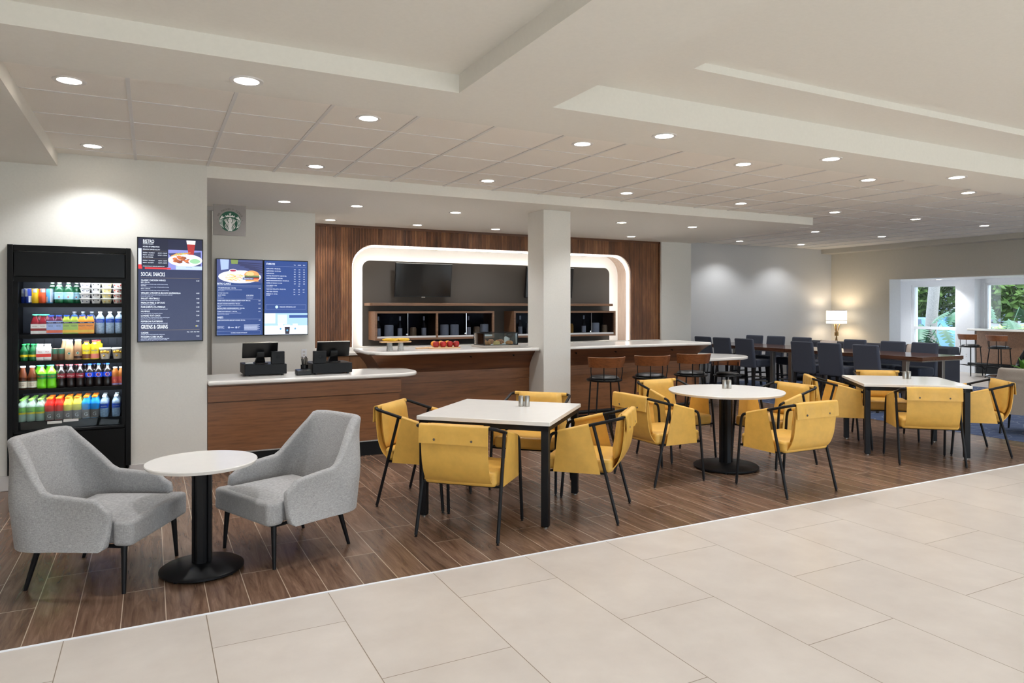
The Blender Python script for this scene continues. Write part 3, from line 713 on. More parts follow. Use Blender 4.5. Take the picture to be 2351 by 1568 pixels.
# ------------------------------------------------------------------ lounge chairs
def smooth01(t): t = max(0.0, min(1.0, t)); return t*t*(3-2*t)
def make_lounge(fabric):
    t = thing('lounge_chair', 'chair', 'chair')
    # plan path of the shell: right arm front -> back -> left arm front
    hw, yb, yf, rc = 0.335, -0.27, 0.20, 0.17
    path = fillet([(hw, yf, 0), (hw - 0.01, yb, 0), (-hw + 0.01, yb, 0), (-hw, yf, 0)], rc, 10)
    L = [0.0]
    for a, b in zip(path, path[1:]): L.append(L[-1] + (b - a).length)
    def plan(s):
        d = s * L[-1]
        for i in range(len(path) - 1):
            if d <= L[i+1] or i == len(path) - 2:
                q = (d - L[i]) / max(L[i+1] - L[i], 1e-9); p = path[i].lerp(path[i+1], q)
                tg = (path[i+1] - path[i]).normalized(); return p, Vector((tg.y, -tg.x, 0))
    NS, NV = 64, 18
    def height(s):
        d = abs(s - 0.5) * 2         # 0 middle of the back, 1 arm front
        f = 1 - smooth01((d - 0.42) / 0.17)
        h = 0.505 + 0.03*(1 - smooth01((d - 0.5)/0.5)) + 0.28 * f
        h -= 0.05 * smooth01((d - 0.88) / 0.12) ** 2 + 0.012*smooth01((0.30 - abs(d - 0.0))/0.3)*0
        return h, f, d
    def pt(s, v, side):
        p, n = plan(s); h, f, d = height(s)
        z0 = 0.262; z = z0 + (h - z0) * v
        up = (z - z0)
        back = smooth01((0.66 - d) / 0.22)
        # lean back and draw the back in towards the top
        x = p.x * (1 - back * 0.27 * smooth01((z - 0.46) / 0.34)); y = p.y - back * 0.27 * up
        y += -0.02*(1-v)**3*0
        o = Vector((x, y, z)) + Vector((n.x, n.y, 0)) * (0.03 * math.sin(min(v, 1) * PI * 0.5) * (1 - back*0.6) - 0.012*(1-v)**2)
        if side:
            th = 0.062 + 0.022 * back
            q = o - n * th * (1 - 0.25*v)
            if back > 0.9:
                g = math.exp(-((z - 0.655)/0.010)**2) * smooth01((0.16 - abs(x))/0.05)
                b = math.exp(-((z - 0.69)/0.02)**2) * smooth01((0.17 - abs(x))/0.05)
                q += n * (0.014*g - 0.010*b)
            return q
        return o
    vs = []; fs = []
    # ring of the section: outer bottom -> outer top -> rounded rim -> inner top -> inner bottom
    for i in range(NS + 1):
        s = i / NS; sec = [pt(s, j/NV, 0) for j in range(NV + 1)]
        a, b = pt(s, 1, 0), pt(s, 1, 1); mid = (a + b)/2; r = (a - b).length/2; ax = (a - b).normalized()
        for k in range(1, 6):
            th = PI*k/6; sec.append(mid + ax*r*math.cos(th) + Vector((0, 0, 1))*r*0.8*math.sin(th))
        sec += [pt(s, 1 - j/(NV*1.0), 1) for j in range(NV + 1)]
        vs += sec
    m = len(vs) // (NS + 1)
    for i in range(NS):
        for j in range(m):
            j2 = (j + 1) % m; fs.append((i*m+j, i*m+j2, (i+1)*m+j2, (i+1)*m+j))
    # rounded arm fronts
    for i, sg in ((0, 1), (NS, -1)):
        loop = list(range(i*m, i*m + m)); c = sum((vs[k] for k in loop), Vector()) / m
        prev = loop
        for q in (0.75, 0.45):
            o = len(vs); off = Vector((0, 0.028*(1-q*q)**0.5, 0))
            for k in loop: vs.append(c + (vs[k]-c)*(0.15 + 0.85*q**0.5 if q > 0.5 else q*1.2) + off)
            new = list(range(o, o + m))
            for j in range(m):
                f = (prev[j], prev[(j+1) % m], new[(j+1) % m], new[j]); fs.append(f[::-1] if sg > 0 else f)
            prev = new
        fs.append(tuple(prev) if sg < 0 else tuple(prev[::-1]))
    MB().add(vs, fs).build('shell', fabric, t, smooth=60)
    q = MB()
    T = [(-0.27, -0.22), (0.27, -0.22), (0.285, 0.222), (0.325, 0.228), (0.33, 0.30), (0.31, 0.335), (-0.31, 0.335), (-0.33, 0.30), (-0.325, 0.228), (-0.285, 0.222)]
    q.prism(T, 0.268, 0.405); q.build('seat_cushion', fabric, t, bevel=0.028, seg=4)
    q = MB()
    def crown(u, v): return (-0.27 + 0.54*u, -0.22 + 0.53*v, 0.398)
    q.puff(crown, 14, 14, 0.05, p=4); q.build('seat_crown', fabric, t, smooth=60, merge=True)
    q = MB(); q.tube(fillet([(-0.27, -0.235, 0.258), (0.27, -0.235, 0.258), (0.285, 0.275, 0.258), (-0.285, 0.275, 0.258), (-0.27, -0.235, 0.258)], 0.03, 3), 0.011, 8); q.build('frame', 'black', t)
    for sx in (-1, 1):
        for y, fy, fx in ((0.265, 0.275, 0.297), (-0.225, -0.265, 0.262)):
            q = MB(); yb2 = fy if y > 0 else -0.30
            q.tube([(sx*(0.275 if y > 0 else 0.25), y, 0.262), (sx*fx, yb2, 0.0)], [0.0175, 0.0105], 12); q.build('leg', 'black', t)
    return t
lg = make_lounge('grey')
place(lg, (-0.235, 4.815, 0), R(-28) - PI/2, 'grey upholstered lounge chair left of the small round table, in front of the cooler', 'grey lounge chairs')
place(lg, (0.80, 4.80, 0), R(203) - PI/2, 'grey upholstered lounge chair right of the small round table, in front of the cashier counter', 'grey lounge chairs')
tp = make_lounge('taupe')
place(tp, (9.86, 4.86, 0), R(15) - PI/2, 'taupe fabric lounge chair cut off by the right edge of the photo', None)
dkc = make_lounge('leather')
place(dkc, (14.15, 6.85, 0), R(200) - PI/2, 'black leather lounge chair behind the potted plant at the right edge', None)

# ------------------------------------------------------------------ bar stools
def make_stool(h=0.70, bh=0.27, name='bar_stool'):
    t = thing(name, 'stool', 'stool'); rs = 0.225
    m = MB(); m.lathe([(0.02, h-0.036), (rs-0.01, h-0.036), (rs, h-0.026), (rs, h-0.016), (rs-0.02, h-0.010), (0.02, h-0.010)], 36); m.build('seat_pan', 'blackg', t)
    m = MB(); m.lathe([(rs*0.80, h-0.010), (rs*0.83, h+0.006), (rs*0.72, h+0.026), (rs*0.4, h+0.034), (0.001, h+0.036)], 36); m.build('seat_pad', 'leather', t, smooth=60)
    for a in (45, 135, 225, 315):
        c, s = math.cos(R(a)), math.sin(R(a)); ro = 0.275 if a > 180 else 0.235
        m = MB(); m.tube([(0.19*c, 0.19*s, h-0.03), (ro*c, ro*s, 0.0)], 0.0105, 8); m.build('leg', 'black', t)
    fr = MB(); z = h*0.30
    q = [((0.19 + (k - 0.19)*(1 - z/h))*math.cos(R(a)), (0.19 + (k - 0.19)*(1 - z/h))*math.sin(R(a)), z + (0.05 if a > 180 else 0)) for a, k in ((45, .235), (135, .235), (225, .275), (315, .275))]
    fr.tube(q, 0.007, 6, closed=True); fr.build('footrest', 'black', t)
    m = MB() # curved wooden back band at the rear (-y)
    def bk(u, v):
        a = R(-90) + (u - 0.5)*R(150); rr = 0.232 + 0.02*v
        return (rr*math.cos(a), rr*math.sin(a) - 0.012*v, h + bh - 0.125 + 0.125*v)
    m.sheet(bk, 24, 4, 0.016); m.build('backrest', 'stoolwood', t)
    for a in (-158, -112, -68, -22):
        m = MB(); c, s = math.cos(R(a)), math.sin(R(a))
        m.tube(fillet([(0.21*c, 0.21*s, h-0.02), (0.225*c, 0.225*s, h+0.08), (0.222*c, 0.222*s, h + bh - 0.06)], 0.02, 3), 0.0065, 8); m.build('back_post', 'black', t)
    return t
st = make_stool()
g = 'walnut backed stools'
place(st, (5.08, 7.32, 0), R(-14), 'walnut backed black bar stool next to the white column, first along the bar', g)
place(st, (5.78, 7.30, 0), R(-14), 'walnut backed black bar stool in the middle of the three along the bar', g)
place(st, (6.50, 7.33, 0), R(-14), 'walnut backed black bar stool farthest right of the three along the bar', g)
place(st, (17.14, 9.72, 0), R(-105), 'walnut backed stool by the window counter, beside the white pier', 'stools at the window counter')
place(st, (16.98, 9.00, 0), R(-100), 'walnut backed stool by the window counter, second from the white pier', 'stools at the window counter')
lo = make_stool(0.50, 0.25, 'low_stool')
place(lo, (8.42, 8.62, 0), R(155), 'low walnut backed stool facing us under the rounded counter end', 'low stools')
place(lo, (8.0, 9.0, 0), R(215), 'low walnut backed stool half hidden behind the bar stools under the rounded counter', 'low stools')

# ------------------------------------------------------------------ communal tables with navy counter chairs
def make_communal(y0, y1):
    t = thing('communal_table', 'table', 'table', (10.48, y0, 0)); w = 0.5; n = y1 - y0; h = 0.86
    m = MB(); m.box(-w, w, 0, n, h-0.055, h); m.build('tabletop', 'tablewood', t, bevel=0.002)
    m = MB(); m.box(-w+0.012, w-0.012, 0.012, n-0.012, h-0.072, h-0.055); m.build('steel_edge', 'steel', t)
    for x in (-w + 0.06, w - 0.06):
        for y in (0.30, n - 0.09):
            m = MB(); m.box(x-0.035, x+0.035, y-0.035, y+0.035, 0, h-0.07); m.build('leg', 'steel', t, bevel=0.003)
    return t
t = make_communal(6.33, 8.83); t['label'] = 'long dark walnut communal table with steel legs, nearer of the two end to end'; t['group'] = 'communal tables'
t = make_communal(8.85, 11.05); t['label'] = 'long dark walnut communal table with steel legs, farther one by the grey wall'; t['group'] = 'communal tables'
def make_parsons():
    t = thing('counter_chair', 'chair', 'chair'); w = 0.215; H = 1.02; sh = 0.64
    m = MB(); m.add([(-w, -0.215, 0.49), (w, -0.215, 0.49), (w, -0.135, 0.49), (-w, -0.135, 0.49), (-w, -0.28, H), (w, -0.28, H), (w, -0.215, H), (-w, -0.215, H)],
                    [(0,3,2,1),(4,5,6,7),(0,1,5,4),(1,2,6,5),(2,3,7,6),(3,0,4,7)]); m.build('backrest', 'navy', t, bevel=0.022, seg=3)
    m = MB(); m.box(-w, w, -0.15, 0.235, 0.50, sh); m.build('seat', 'navy', t, bevel=0.03, seg=3)
    for sx in (-1, 1):
        for y, dy in ((0.20, 0.0), (-0.17, -0.06)):
            m = MB(); a = 0.02; x = sx*(w - 0.026)
            m.add([(x-a, y-a, 0.51), (x+a, y-a, 0.51), (x+a, y+a, 0.51), (x-a, y+a, 0.51), (x-a*.8, y+dy-a*.8, 0), (x+a*.8, y+dy-a*.8, 0), (x+a*.8, y+dy+a*.8, 0), (x-a*.8, y+dy+a*.8, 0)],
                  [(0,1,2,3),(7,6,5,4),(0,4,5,1),(1,5,6,2),(2,6,7,3),(3,7,4,0)]); m.build('leg', 'navyd', t)
    m = MB(); m.box(-w+0.04, w-0.04, 0.19, 0.21, 0.21, 0.24); m.build('footrest', 'steel', t)
    for sx in (-1, 1): MB().box(sx*(w-0.026)-0.01, sx*(w-0.026)+0.01, -0.2, 0.2, 0.27, 0.295).build('stretcher', 'navyd', t)
    return t
pc = make_parsons()
g = 'navy counter chairs at the communal tables'
near = [10.60, 10.09, 9.52, 8.23, 7.70, 7.05]
far = [10.66, 10.10, 9.47, 8.32, 7.60, 7.05]
nl = ['navy counter chair half hidden behind the end of the bar top, next to the pillar',
      'navy counter chair seen from behind just right of the bar end, above the rounded counter',
      'navy counter chair seen from behind left of the gap between the communal tables',
      'navy counter chair seen from behind just right of the joint between the communal tables',
      'navy counter chair seen from behind, in the middle of the nearer communal table',
      'navy counter chair seen from behind, nearest to the table end by the windows']
fl = ['navy counter chair on the far side against the grey wall, leftmost one',
      'navy counter chair on the far side, second from the left below the grey wall',
      'navy counter chair on the far side, third from the left, behind the table joint',
      'navy counter chair on the far side just right of the lit floor lamp',
      'navy counter chair on the far side in front of the white window frame',
      'navy counter chair on the far side nearest to the window, beside the beige cushion']
for y, l in zip(near, nl): place(pc, (9.95, y, 0), R(-90), l, g)
for y, l in zip(far, fl): place(pc, (10.93, y, 0), R(90), l, g)

# ------------------------------------------------------------------ sofa, cushions, floor lamp, side table, plant
t = thing('sofa', 'long slate grey sofa with channelled seat front behind the communal tables', 'sofa', (12.95, 7.75, 0)); n = 3.3
m = MB(); m.box(-0.41, 0.41, 0.03, n-0.03, 0.09, 0.30); m.build('base', 'sofa', t, bevel=0.01)
m = MB()
for k in range(3): m.box(-0.455, -0.415, 0.16, n-0.16, 0.10 + 0.068*k, 0.162 + 0.068*k)
m.build('channels', 'sofa', t, bevel=0.012)
m = MB(); m.box(0.10, 0.43, 0.02, n-0.02, 0.29, 0.86); m.build('backrest', 'sofa', t, bevel=0.04, seg=3)
for y in (0.0, n - 0.16):
    m = MB(); m.box(-0.42, 0.40, y, y+0.16, 0.0, 0.72); m.build('arm', 'sofa', t, bevel=0.03, seg=3)
for k in range(3):
    m = MB(); y = 0.17 + k*(n-0.34)/3; m.box(-0.42, 0.12, y+0.005, y + (n-0.34)/3 - 0.005, 0.31, 0.46); m.build('seat_cushion', 'sofa', t, bevel=0.03, seg=3)
def cushion(loc, rz, label, s=0.42):
    m = MB(); m.puff(lambda u, v: ((u-0.5)*s, 0.0, (v-0.5)*s), 12, 12, 0.16, p=3)
    o = m.build('cushion', 'cushion', smooth=60, merge=True); o.location = loc; o.rotation_euler = (R(-14), 0, rz); tag(o, label, 'cushion', 'sofa cushions')
cushion((12.93, 8.33, 0.685), R(-90), 'beige cushion on the sofa near the window, between two navy chair backs')
cushion((12.93, 10.3, 0.685), R(-90), 'beige cushion on the sofa seen through the table joint')
t = thing('floor_lamp', 'lit floor lamp with white drum shade in the far corner', 'lamp', (13.92, 10.84, 0))
m = MB(); m.lathe([(0.215, 1.225), (0.215, 1.53)], 48, cap=False); sh = m.build('lamp_shade', 'shade', t, smooth=60)
m = MB(); m.lathe([(0.217, 1.295), (0.217, 1.308)], 48, cap=False); m.lathe([(0.217, 1.222), (0.217, 1.23)], 48, cap=False); m.lathe([(0.217, 1.525), (0.217, 1.534)], 48, cap=False); m.build('shade_band', 'bronze', sh)
m = MB(); m.lathe([(0.045, 0.95), (0.045, 1.03)], 8); m.build('knuckle', 'brass', t)
for a in (20, 140, 260):
    c, s = math.cos(R(a)), math.sin(R(a)); m = MB(); m.tube([(0.17*c, 0.17*s, 0.0), (-0.006*c, -0.006*s, 0.99), (-0.075*c, -0.075*s, 1.24)], 0.009, 8); m.build('leg', 'brass', t)
m = MB(); m.tube([(0, 0, 1.02), (0, 0, 1.34)], 0.008, 8); m.build('stem', 'brass', t)
l = bpy.data.lights.new('bulb', 'POINT'); l.energy = 6; l.color = (1, 0.84, 0.62); l.shadow_soft_size = 0.06
o = bpy.data.objects.new('bulb', l); COL.objects.link(o); o.parent = t; o.location = (0, 0, 1.38)
t = thing('side_table', 'low round glass side table with chrome rim under the potted plant', 'table', (12.66, 6.50, 0))
m = MB(); m.lathe([(0.001, 0.442), (0.375, 0.442), (0.375, 0.450), (0.001, 0.450)], 48); m.build('glass_top', 'glass', t)
m = MB(); m.tube([(0.38*math.cos(2*PI*k/48), 0.38*math.sin(2*PI*k/48), 0.446) for k in range(48)], 0.009, 8, closed=True); m.build('rim', 'chrome', t)
for a in (30, 120, 210, 300):
    c, s = math.cos(R(a)), math.sin(R(a)); m = MB(); m.tube([(0.33*c, 0.33*s, 0.44), (0.33*c, 0.33*s, 0)], 0.011, 8); m.build('leg', 'steel', t)
t = thing('potted_plant', 'spiky green plant in a black pot at the right edge', 'plant', (12.78, 6.40, 0.4505))
m = MB(); m.lathe([(0.05, 0), (0.085, 0.13), (0.08, 0.13), (0.07, 0.10), (0.001, 0.10)], 24); m.build('pot', 'pot', t)
rnd = random.Random(5)
for k in range(22):
    a = k*2.4; L = 0.17 + 0.08*rnd.random(); el = 0.25 + 1.0*rnd.random(); m = MB()
    def lf(u, v, a=a, L=L, el=el):
        d = L*v; w = 0.030*math.sin(PI*min(1, v*0.92+0.06))*(1-0.2*v)
        rr = d*math.cos(el); zz = 0.105 + d*math.sin(el) - 0.6*(d*d)*(1.3-el)
        x, y = rr*math.cos(a), rr*math.sin(a)
        return (x - (u-0.5)*2*w*math.sin(a), y + (u-0.5)*2*w*math.cos(a), zz + 0.25*abs(u-0.5)*w*2)
    m.sheet(lf, 2, 8, 0.002); m.build('leaf', 'leafb', t, smooth=60)
# ------------------------------------------------------------------ cashier counter
t = thing('cashier_counter', 'low walnut laminate cashier counter with black plinth, left of the bar', 'counter', (0, 0, 0))
MB().box(0.49, 2.42, 7.40, 8.10, 0.16, 0.825).build('body', 'laminate', t)
MB().box(0.49, 2.435, 7.368, 7.40, 0.665, 0.812).build('upper_panel', 'laminate', t, bevel=0.002)
MB().box(0.49, 2.42, 7.382, 7.40, 0.162, 0.655).build('lower_panel', 'laminate', t)
MB().box(0.49, 2.42, 7.378, 7.40, 0.150, 0.162).build('metal_strip', 'steel', t)
MB().box(0.49, 2.42, 7.390, 8.05, 0.0, 0.15).build('plinth', 'blackm', t)
m = MB(); m.prism(rrect(0.49, 2.69, 7.335, 8.105, (0, 0.30, 0.30, 0), 10), 0.828, 0.87)
tag(m.build('worktop', 'quartz', bevel=0.016, seg=4), 'white quartz worktop with rounded end carrying the two tills', 'worktop')

# ------------------------------------------------------------------ bar
PROF = [(0.0, 0.70), (0.006, 0.78), (0.043, 0.862), (0.068, 0.90), (0.115, 0.958), (0.17, 1.012), (0.185, 1.028)]
def bar(label, x0, x1, left_end, right_end):
    t = thing('bar_counter', label, 'counter', (0, 0, 0)); Y = 8.17; YBk = 8.72
    MB().box(x0, x1, Y, YBk, 0.10, 1.028).build('body', 'laminate', t)
    MB().box(x0, x1, Y-0.012, Y, 0.665, 0.85).build('upper_panel', 'laminate', t)
    MB().box(x0, x1, Y-0.006, Y, 0.12, 0.655).build('lower_panel', 'laminate', t)
    MB().box(x0+0.02, x1-0.02, Y+0.02, YBk, 0.0, 0.10).build('plinth', 'blackm', t)
    m = MB(); rows = []
    for o, z in PROF:
        row = []
        if left_end: row += [(x0-o, YBk, z), (x0-o, Y-o, z)]
        else: row.append((x0, Y-o, z))
        if right_end: row += [(x1+o, Y-o, z), (x1+o, YBk, z)]
        else: row.append((x1, Y-o, z))
        rows.append(row)
    n = len(rows[0]); vs = [v for r in rows for v in r]
    fs = [(i*n+j, i*n+j+1, (i+1)*n+j+1, (i+1)*n+j) for i in range(len(rows)-1) for j in range(n-1)]
    m.add(vs, fs); m.build('cove_panel', 'lamdark', t, smooth=25)
    return t
bl = bar('walnut bar front between the cashier counter and the white column', 2.46, 4.46, True, False)
brt = bar('walnut bar front right of the white column, behind the bar stools', 4.87, 7.26, False, True)
for x in (3.55, 4.15): # bag hooks under the top
    m = MB(); m.tube([(x, 8.06, 0.985), (x, 8.00, 0.965), (x, 8.00, 0.985)], 0.006, 6); m.build('bag_hook', 'black', bl)
for x in (5.1, 5.75, 6.75):
    m = MB(); m.tube([(x, 8.06, 0.985), (x, 8.00, 0.965), (x, 8.00, 0.985)], 0.006, 6); m.build('bag_hook', 'black', brt)
m = MB(); m.tube([(4.90, 7.83, 0.20), (7.30, 7.83, 0.20)], 0.025, 14); fr_ = m.build('foot_rail', 'black', brt)
for x in (5.0, 6.1, 7.2):
    m = MB(); m.tube(fillet([(x, 7.83, 0.20), (x, 7.97, 0.06), (x, 8.17, 0.14)], 0.08, 5), 0.012, 8); m.build('bracket', 'black', fr_)
def arc(cx, cy, r, a0, a1, n=10): return [(cx + r*math.cos(R(a0 + (a1-a0)*k/n)), cy + r*math.sin(R(a0 + (a1-a0)*k/n))) for k in range(n+1)]
poly = [(2.27, 8.78)] + arc(2.62, 8.22, 0.37, 180, 270, 12) + [(4.455, 7.85), (4.455, 8.215), (4.875, 8.215), (4.875, 7.88)] + arc(7.38, 7.98, 0.07, 270, 360, 5) + [(7.45, 8.78)]
m = MB(); m.prism(poly, 1.03, 1.07)
tag(m.build('worktop', 'quartz', bevel=0.016, seg=4), 'long white quartz bar top running past the white column', 'worktop')
t = thing('low_counter', 'white rounded low counter end projecting beyond the right end of the bar', 'counter', (0, 0, 0))
m = MB(); m.prism([(7.47, 9.35), (7.47, 8.02)] + arc(8.10, 8.50, 0.46, 278, 400, 12) + [(8.15, 9.35)], 0.775, 0.82); m.build('top', 'quartz', t, bevel=0.016, seg=4)
MB().box(7.50, 7.66, 8.45, 9.3, 0.0, 0.775).build('support', 'laminate', t)

# ------------------------------------------------------------------ back counter, shelf, cabinets, screens
t = thing('back_counter', 'walnut back counter with pale top and splashback under the lit niche', 'counter', (0, 0, 0))
MB().box(1.96, 8.58, 10.2, 10.55, 0.0, 0.10).build('plinth', 'blackm', t); MB().box(1.96, 8.58, 10.16, 10.58, 0.10, 0.89).build('body', 'backcab', t)
MB().box(1.95, 8.60, 10.12, 10.89, 0.89, 0.93).build('top', 'quartz', t, bevel=0.006)
MB().box(1.95, 8.60, 10.565, 10.598, 0.93, 0.985).build('splashback', 'quartz', t)
for k in range(11):
    m = MB(); x = 1.98 + 0.6*k; m.box(x, x+0.585, 10.145, 10.16, 0.12, 0.88); d = m.build('door', 'backcab', t, bevel=0.002)
sf = MB(); sf.prism(rrect(2.99, 7.52, 10.55, 10.895, (0.05, 0.02, 0, 0), 5), 1.615, 1.66)
tag(sf.build('wall_shelf', 'cabwood', bevel=0.004), 'long walnut wall shelf under the two black televisions', 'shelf')
def cabinet(x0, x1, label):
    t = thing('wall_cabinet', label, 'cabinet', (0, 0, 0)); y0, y1, z0, z1, k = 10.52, 10.895, 1.08, 1.53, 0.032
    m = MB(); m.box(x0, x1, y0, y1, z0, z0+k); m.box(x0, x1, y0, y1, z1-k, z1); m.box(x0, x0+k, y0, y1, z0+k, z1-k); m.box(x1-k, x1, y0, y1, z0+k, z1-k)
    xm = (x0+x1)/2; m.box(xm-k/2, xm+k/2, y0, y1, z0+k, z1-k); m.build('carcass', 'cabwood', t)
    MB().box(x0+k, x1-k, y1-0.012, y1, z0+k, z1-k).build('back_panel', 'blackm', t)
    for a, b in ((x0+k, xm-k/2), (xm+k/2, x1-k)):
        c = (a+b)/2
        MB().box(a, b, y0+0.018, y0+0.05, z0+k, z0+k+0.028).build('track', 'white', t)
        for q, (p0, p1, yy) in enumerate(((a, c+0.02, 0.024), (c-0.02, b, 0.038))):
            d = MB().box(p0, p1, y0+yy, y0+yy+0.005, z0+k+0.012, z1-k).build('glass_door', 'rglass', t)
            if q == 0:
                MB().box(p1-0.008, p1, y0+yy-0.003, y0+yy+0.008, z0+k+0.012, z1-k).build('edge_strip', 'chrome', d)
                MB().lathe([(0.016, 0), (0.018, 0.012), (0.0001, 0.014)], 16, X=Matrix.Translation((p1-0.02, y0+yy, z0+k+0.05)) @ Matrix.Rotation(R(90), 4, 'X')).build('lock_knob', 'chrome', d)
    return t
cabinet(3.06, 5.09, 'walnut wall cabinet with sliding glass doors, left one below the first television')
cabinet(5.46, 7.55, 'walnut wall cabinet with sliding glass doors, right one partly behind the white column')
def jar(x, kind, i, cab):
    z = 1.113; y = 10.66
    if kind == 'b': # bottle with a pale label
        m = MB(); m.lathe([(0.036, 0), (0.038, 0.01), (0.038, 0.19), (0.030, 0.225), (0.014, 0.255), (0.013, 0.33), (0.0001, 0.332)], 18); o = m.build('spirit_bottle', cmat('bottle_dark', (38, 34, 32), 0.2))
        MB().lathe([(0.0386, 0.03), (0.0386, 0.15)], 18, cap=False).build('label', cmat('label_white', (226, 224, 220), 0.6), o); nm = 'dark bottle with a pale label'; cat = 'bottle'
        MB().lathe([(0.0142, 0.27), (0.0142, 0.335), (0.0001, 0.336)], 14).build('cap', cmat('label_white', (226, 224, 220), 0.6), o)
    elif kind == 'w':
        m = MB(); m.lathe([(0.07, 0), (0.072, 0.01), (0.072, 0.19), (0.066, 0.20), (0.0001, 0.201)], 22); o = m.build('canister', cmat('canister_white', (222, 222, 220), 0.5)); nm = 'white canister'; cat = 'canister'
    elif kind == 't':
        m = MB(); m.lathe([(0.05, 0), (0.052, 0.01), (0.052, 0.14), (0.04, 0.16), (0.0001, 0.161)], 20); o = m.build('jar', cmat('jar_tan', (196, 160, 118), 0.5)); nm = 'tan jar'; cat = 'jar'
    else:
        m = MB(); m.lathe([(0.055, 0), (0.058, 0.01), (0.058, 0.15), (0.045, 0.19), (0.0001, 0.191)], 20); o = m.build('jar', cmat('jar_amber', (214, 146, 40), 0.4)); nm = 'amber jar'; cat = 'jar'
    o.location = (x, y, z)
    tag(o, '%s in the %s glass-fronted wall cabinet, %s from the left' % (nm, cab, ORD[i]), cat, 'bottles and jars in the wall cabinets')
for i, (x, k) in enumerate(((3.15, 'b'), (3.32, 'w'), (3.50, 'b'), (3.72, 't'), (3.90, 'b'), (4.25, 'w'), (4.43, 'w'), (4.68, 'b'), (4.83, 't'), (4.97, 'w'))): jar(x, k, i, 'left')
for i, (x, k) in enumerate(((5.65, 'b'), (5.85, 'w'), (6.45, 't'), (6.66, 'a'), (6.95, 'b'), (7.2, 'w'), (7.4, 't'))): jar(x, k, i, 'right')
def tv(xc, label):
    t = thing('television', label, 'television', (xc, 10.76, 2.03)); X = Matrix.Rotation(R(7), 4, 'X')
    m = MB(); m.box(-0.48, 0.48, -0.012, 0.035, -0.272, 0.272, X=X); m.build('housing', 'bezel', t, bevel=0.004)
    m = MB(); m.rect(-0.47, 0.47, -0.258, 0.264, y=-0.0135, X=X); m.build('screen', 'tv', t)
    m = MB(); m.box(-0.48, 0.48, -0.016, 0.0, 0.266, 0.274, X=X); m.build('top_edge', 'steel', t)
    m = MB(); m.box(-0.03, 0.03, -0.015, -0.005, -0.28, -0.268, X=X); m.build('badge', 'steel', t)
    m = MB(); m.box(-0.15, 0.15, 0.03, 0.135, -0.1, 0.1); m.build('wall_mount', 'black', t)
tv(3.935, 'black television tilted on the charcoal panel, left one above the shelf')
tv(6.295, 'black television on the charcoal panel, mostly behind the white column')

# ------------------------------------------------------------------ tills
def till(x, y, left_printer, which):
    t = thing('cash_drawer', 'black cash drawer on the cashier worktop, %s of the two' % which, 'cash drawer', (x, y, 0.8705))
    MB().box(0, 0.42, 0, 0.42, 0.014, 0.118).build('body', 'black', t, bevel=0.004)
    for a in (0.04, 0.38):
        for b in (0.04, 0.38): MB().lathe([(0.014, 0), (0.014, 0.015)], 10, c=(a, b, 0)).build('foot', 'bezel', t)
    s = thing('till_screen', 'black point of sale screen seen from behind, on the %s cash drawer' % which, 'screen', (x, y, 0.9887))
    cx = 0.17 if not left_printer else 0.245
    X = Matrix.Translation((cx, 0.14, 0.135)) @ Matrix.Rotation(R(20), 4, 'X')
    m = MB(); m.box(-0.178, 0.178, -0.012, 0.012, -0.075, 0.095, X=X); m.build('housing', 'bezel', s, bevel=0.006, seg=3)
    m = MB(); m.box(-0.176, 0.176, -0.008, 0.0125, 0.093, 0.098, X=X); m.build('silver_edge', 'steel', s)
    m = MB(); m.box(-0.04, 0.04, -0.022, -0.012, -0.035, 0.005, X=X); m.build('hinge', 'black', s)
    m = MB()
    def nk(u, v): return (cx + (u-0.5)*(0.07 + 0.04*(1-v)**2), 0.10 + 0.05*(1-v)**2 - 0.0*v, 0.012 + 0.115*v)
    m.sheet(nk, 6, 8, 0.03); m.build('neck', 'bezel', s)
    m = MB(); m.lathe([(0.001, 0), (0.085, 0.0), (0.08, 0.012), (0.001, 0.02)], 24, c=(cx, 0.15, 0)); m.build('base', 'bezel', s)
    px = 0.01 if left_printer else 0.265
    p = thing('receipt_printer', 'black receipt printer box standing on the %s cash drawer' % which, 'printer', (x + px, y + 0.01 + (0.0 if left_printer else 0), 0.9887))
    MB().box(0, 0.135, -0.005, 0.055 if not left_printer else 0.055, 0, 0.132).build('body', 'black', p, bevel=0.005)
    MB().lathe([(0.016, 0), (0.014, 0.002), (0.0001, 0.002)], 18, X=Matrix.Translation((0.068, -0.005, 0.072)) @ Matrix.Rotation(R(90), 4, 'X')).build('round_mark', 'blackg', p)
till(0.862, 7.70, False, 'left'); till(1.525, 7.56, True, 'right')
t = thing('receipt_tray', 'small black tray with white slips under the left till screen', 'tray', (0.865, 7.74, 0.9887))
MB().box(0.0, 0.10, 0.0, 0.06, 0.0, 0.012).build('tray', 'bezel', t); MB().box(0.01, 0.085, 0.004, 0.055, 0.012, 0.022).build('slips', 'napkin', t)
t = thing('card_terminal', 'black card terminal with a green light left of the right till', 'card terminal', (1.36, 7.56, 0.8705))
MB().add([(0, 0, 0), (0.155, 0, 0), (0.155, 0.12, 0), (0, 0.12, 0), (0, 0, 0.05), (0.155, 0, 0.05), (0.155, 0.12, 0.062), (0, 0.12, 0.062)], [(0,3,2,1),(4,5,6,7),(0,1,5,4),(1,2,6,5),(2,3,7,6),(3,0,4,7)]).build('body', 'bezel', t, bevel=0.008)
MB().lathe([(0.003, 0), (0.0001, 0.001)], 8, c=(0.13, 0.02, 0.0535)).build('status_light', emat('green_lamp', (60, 240, 120), 2), t)
t = thing('pen_cup', 'black cup of pens behind the card terminal', 'pen holder', (1.47, 7.73, 0.8705))
MB().lathe([(0.036, 0), (0.04, 0.10), (0.036, 0.10), (0.033, 0.01), (0.001, 0.01)], 20).build('cup', 'bezel', t)
rnd = random.Random(3)
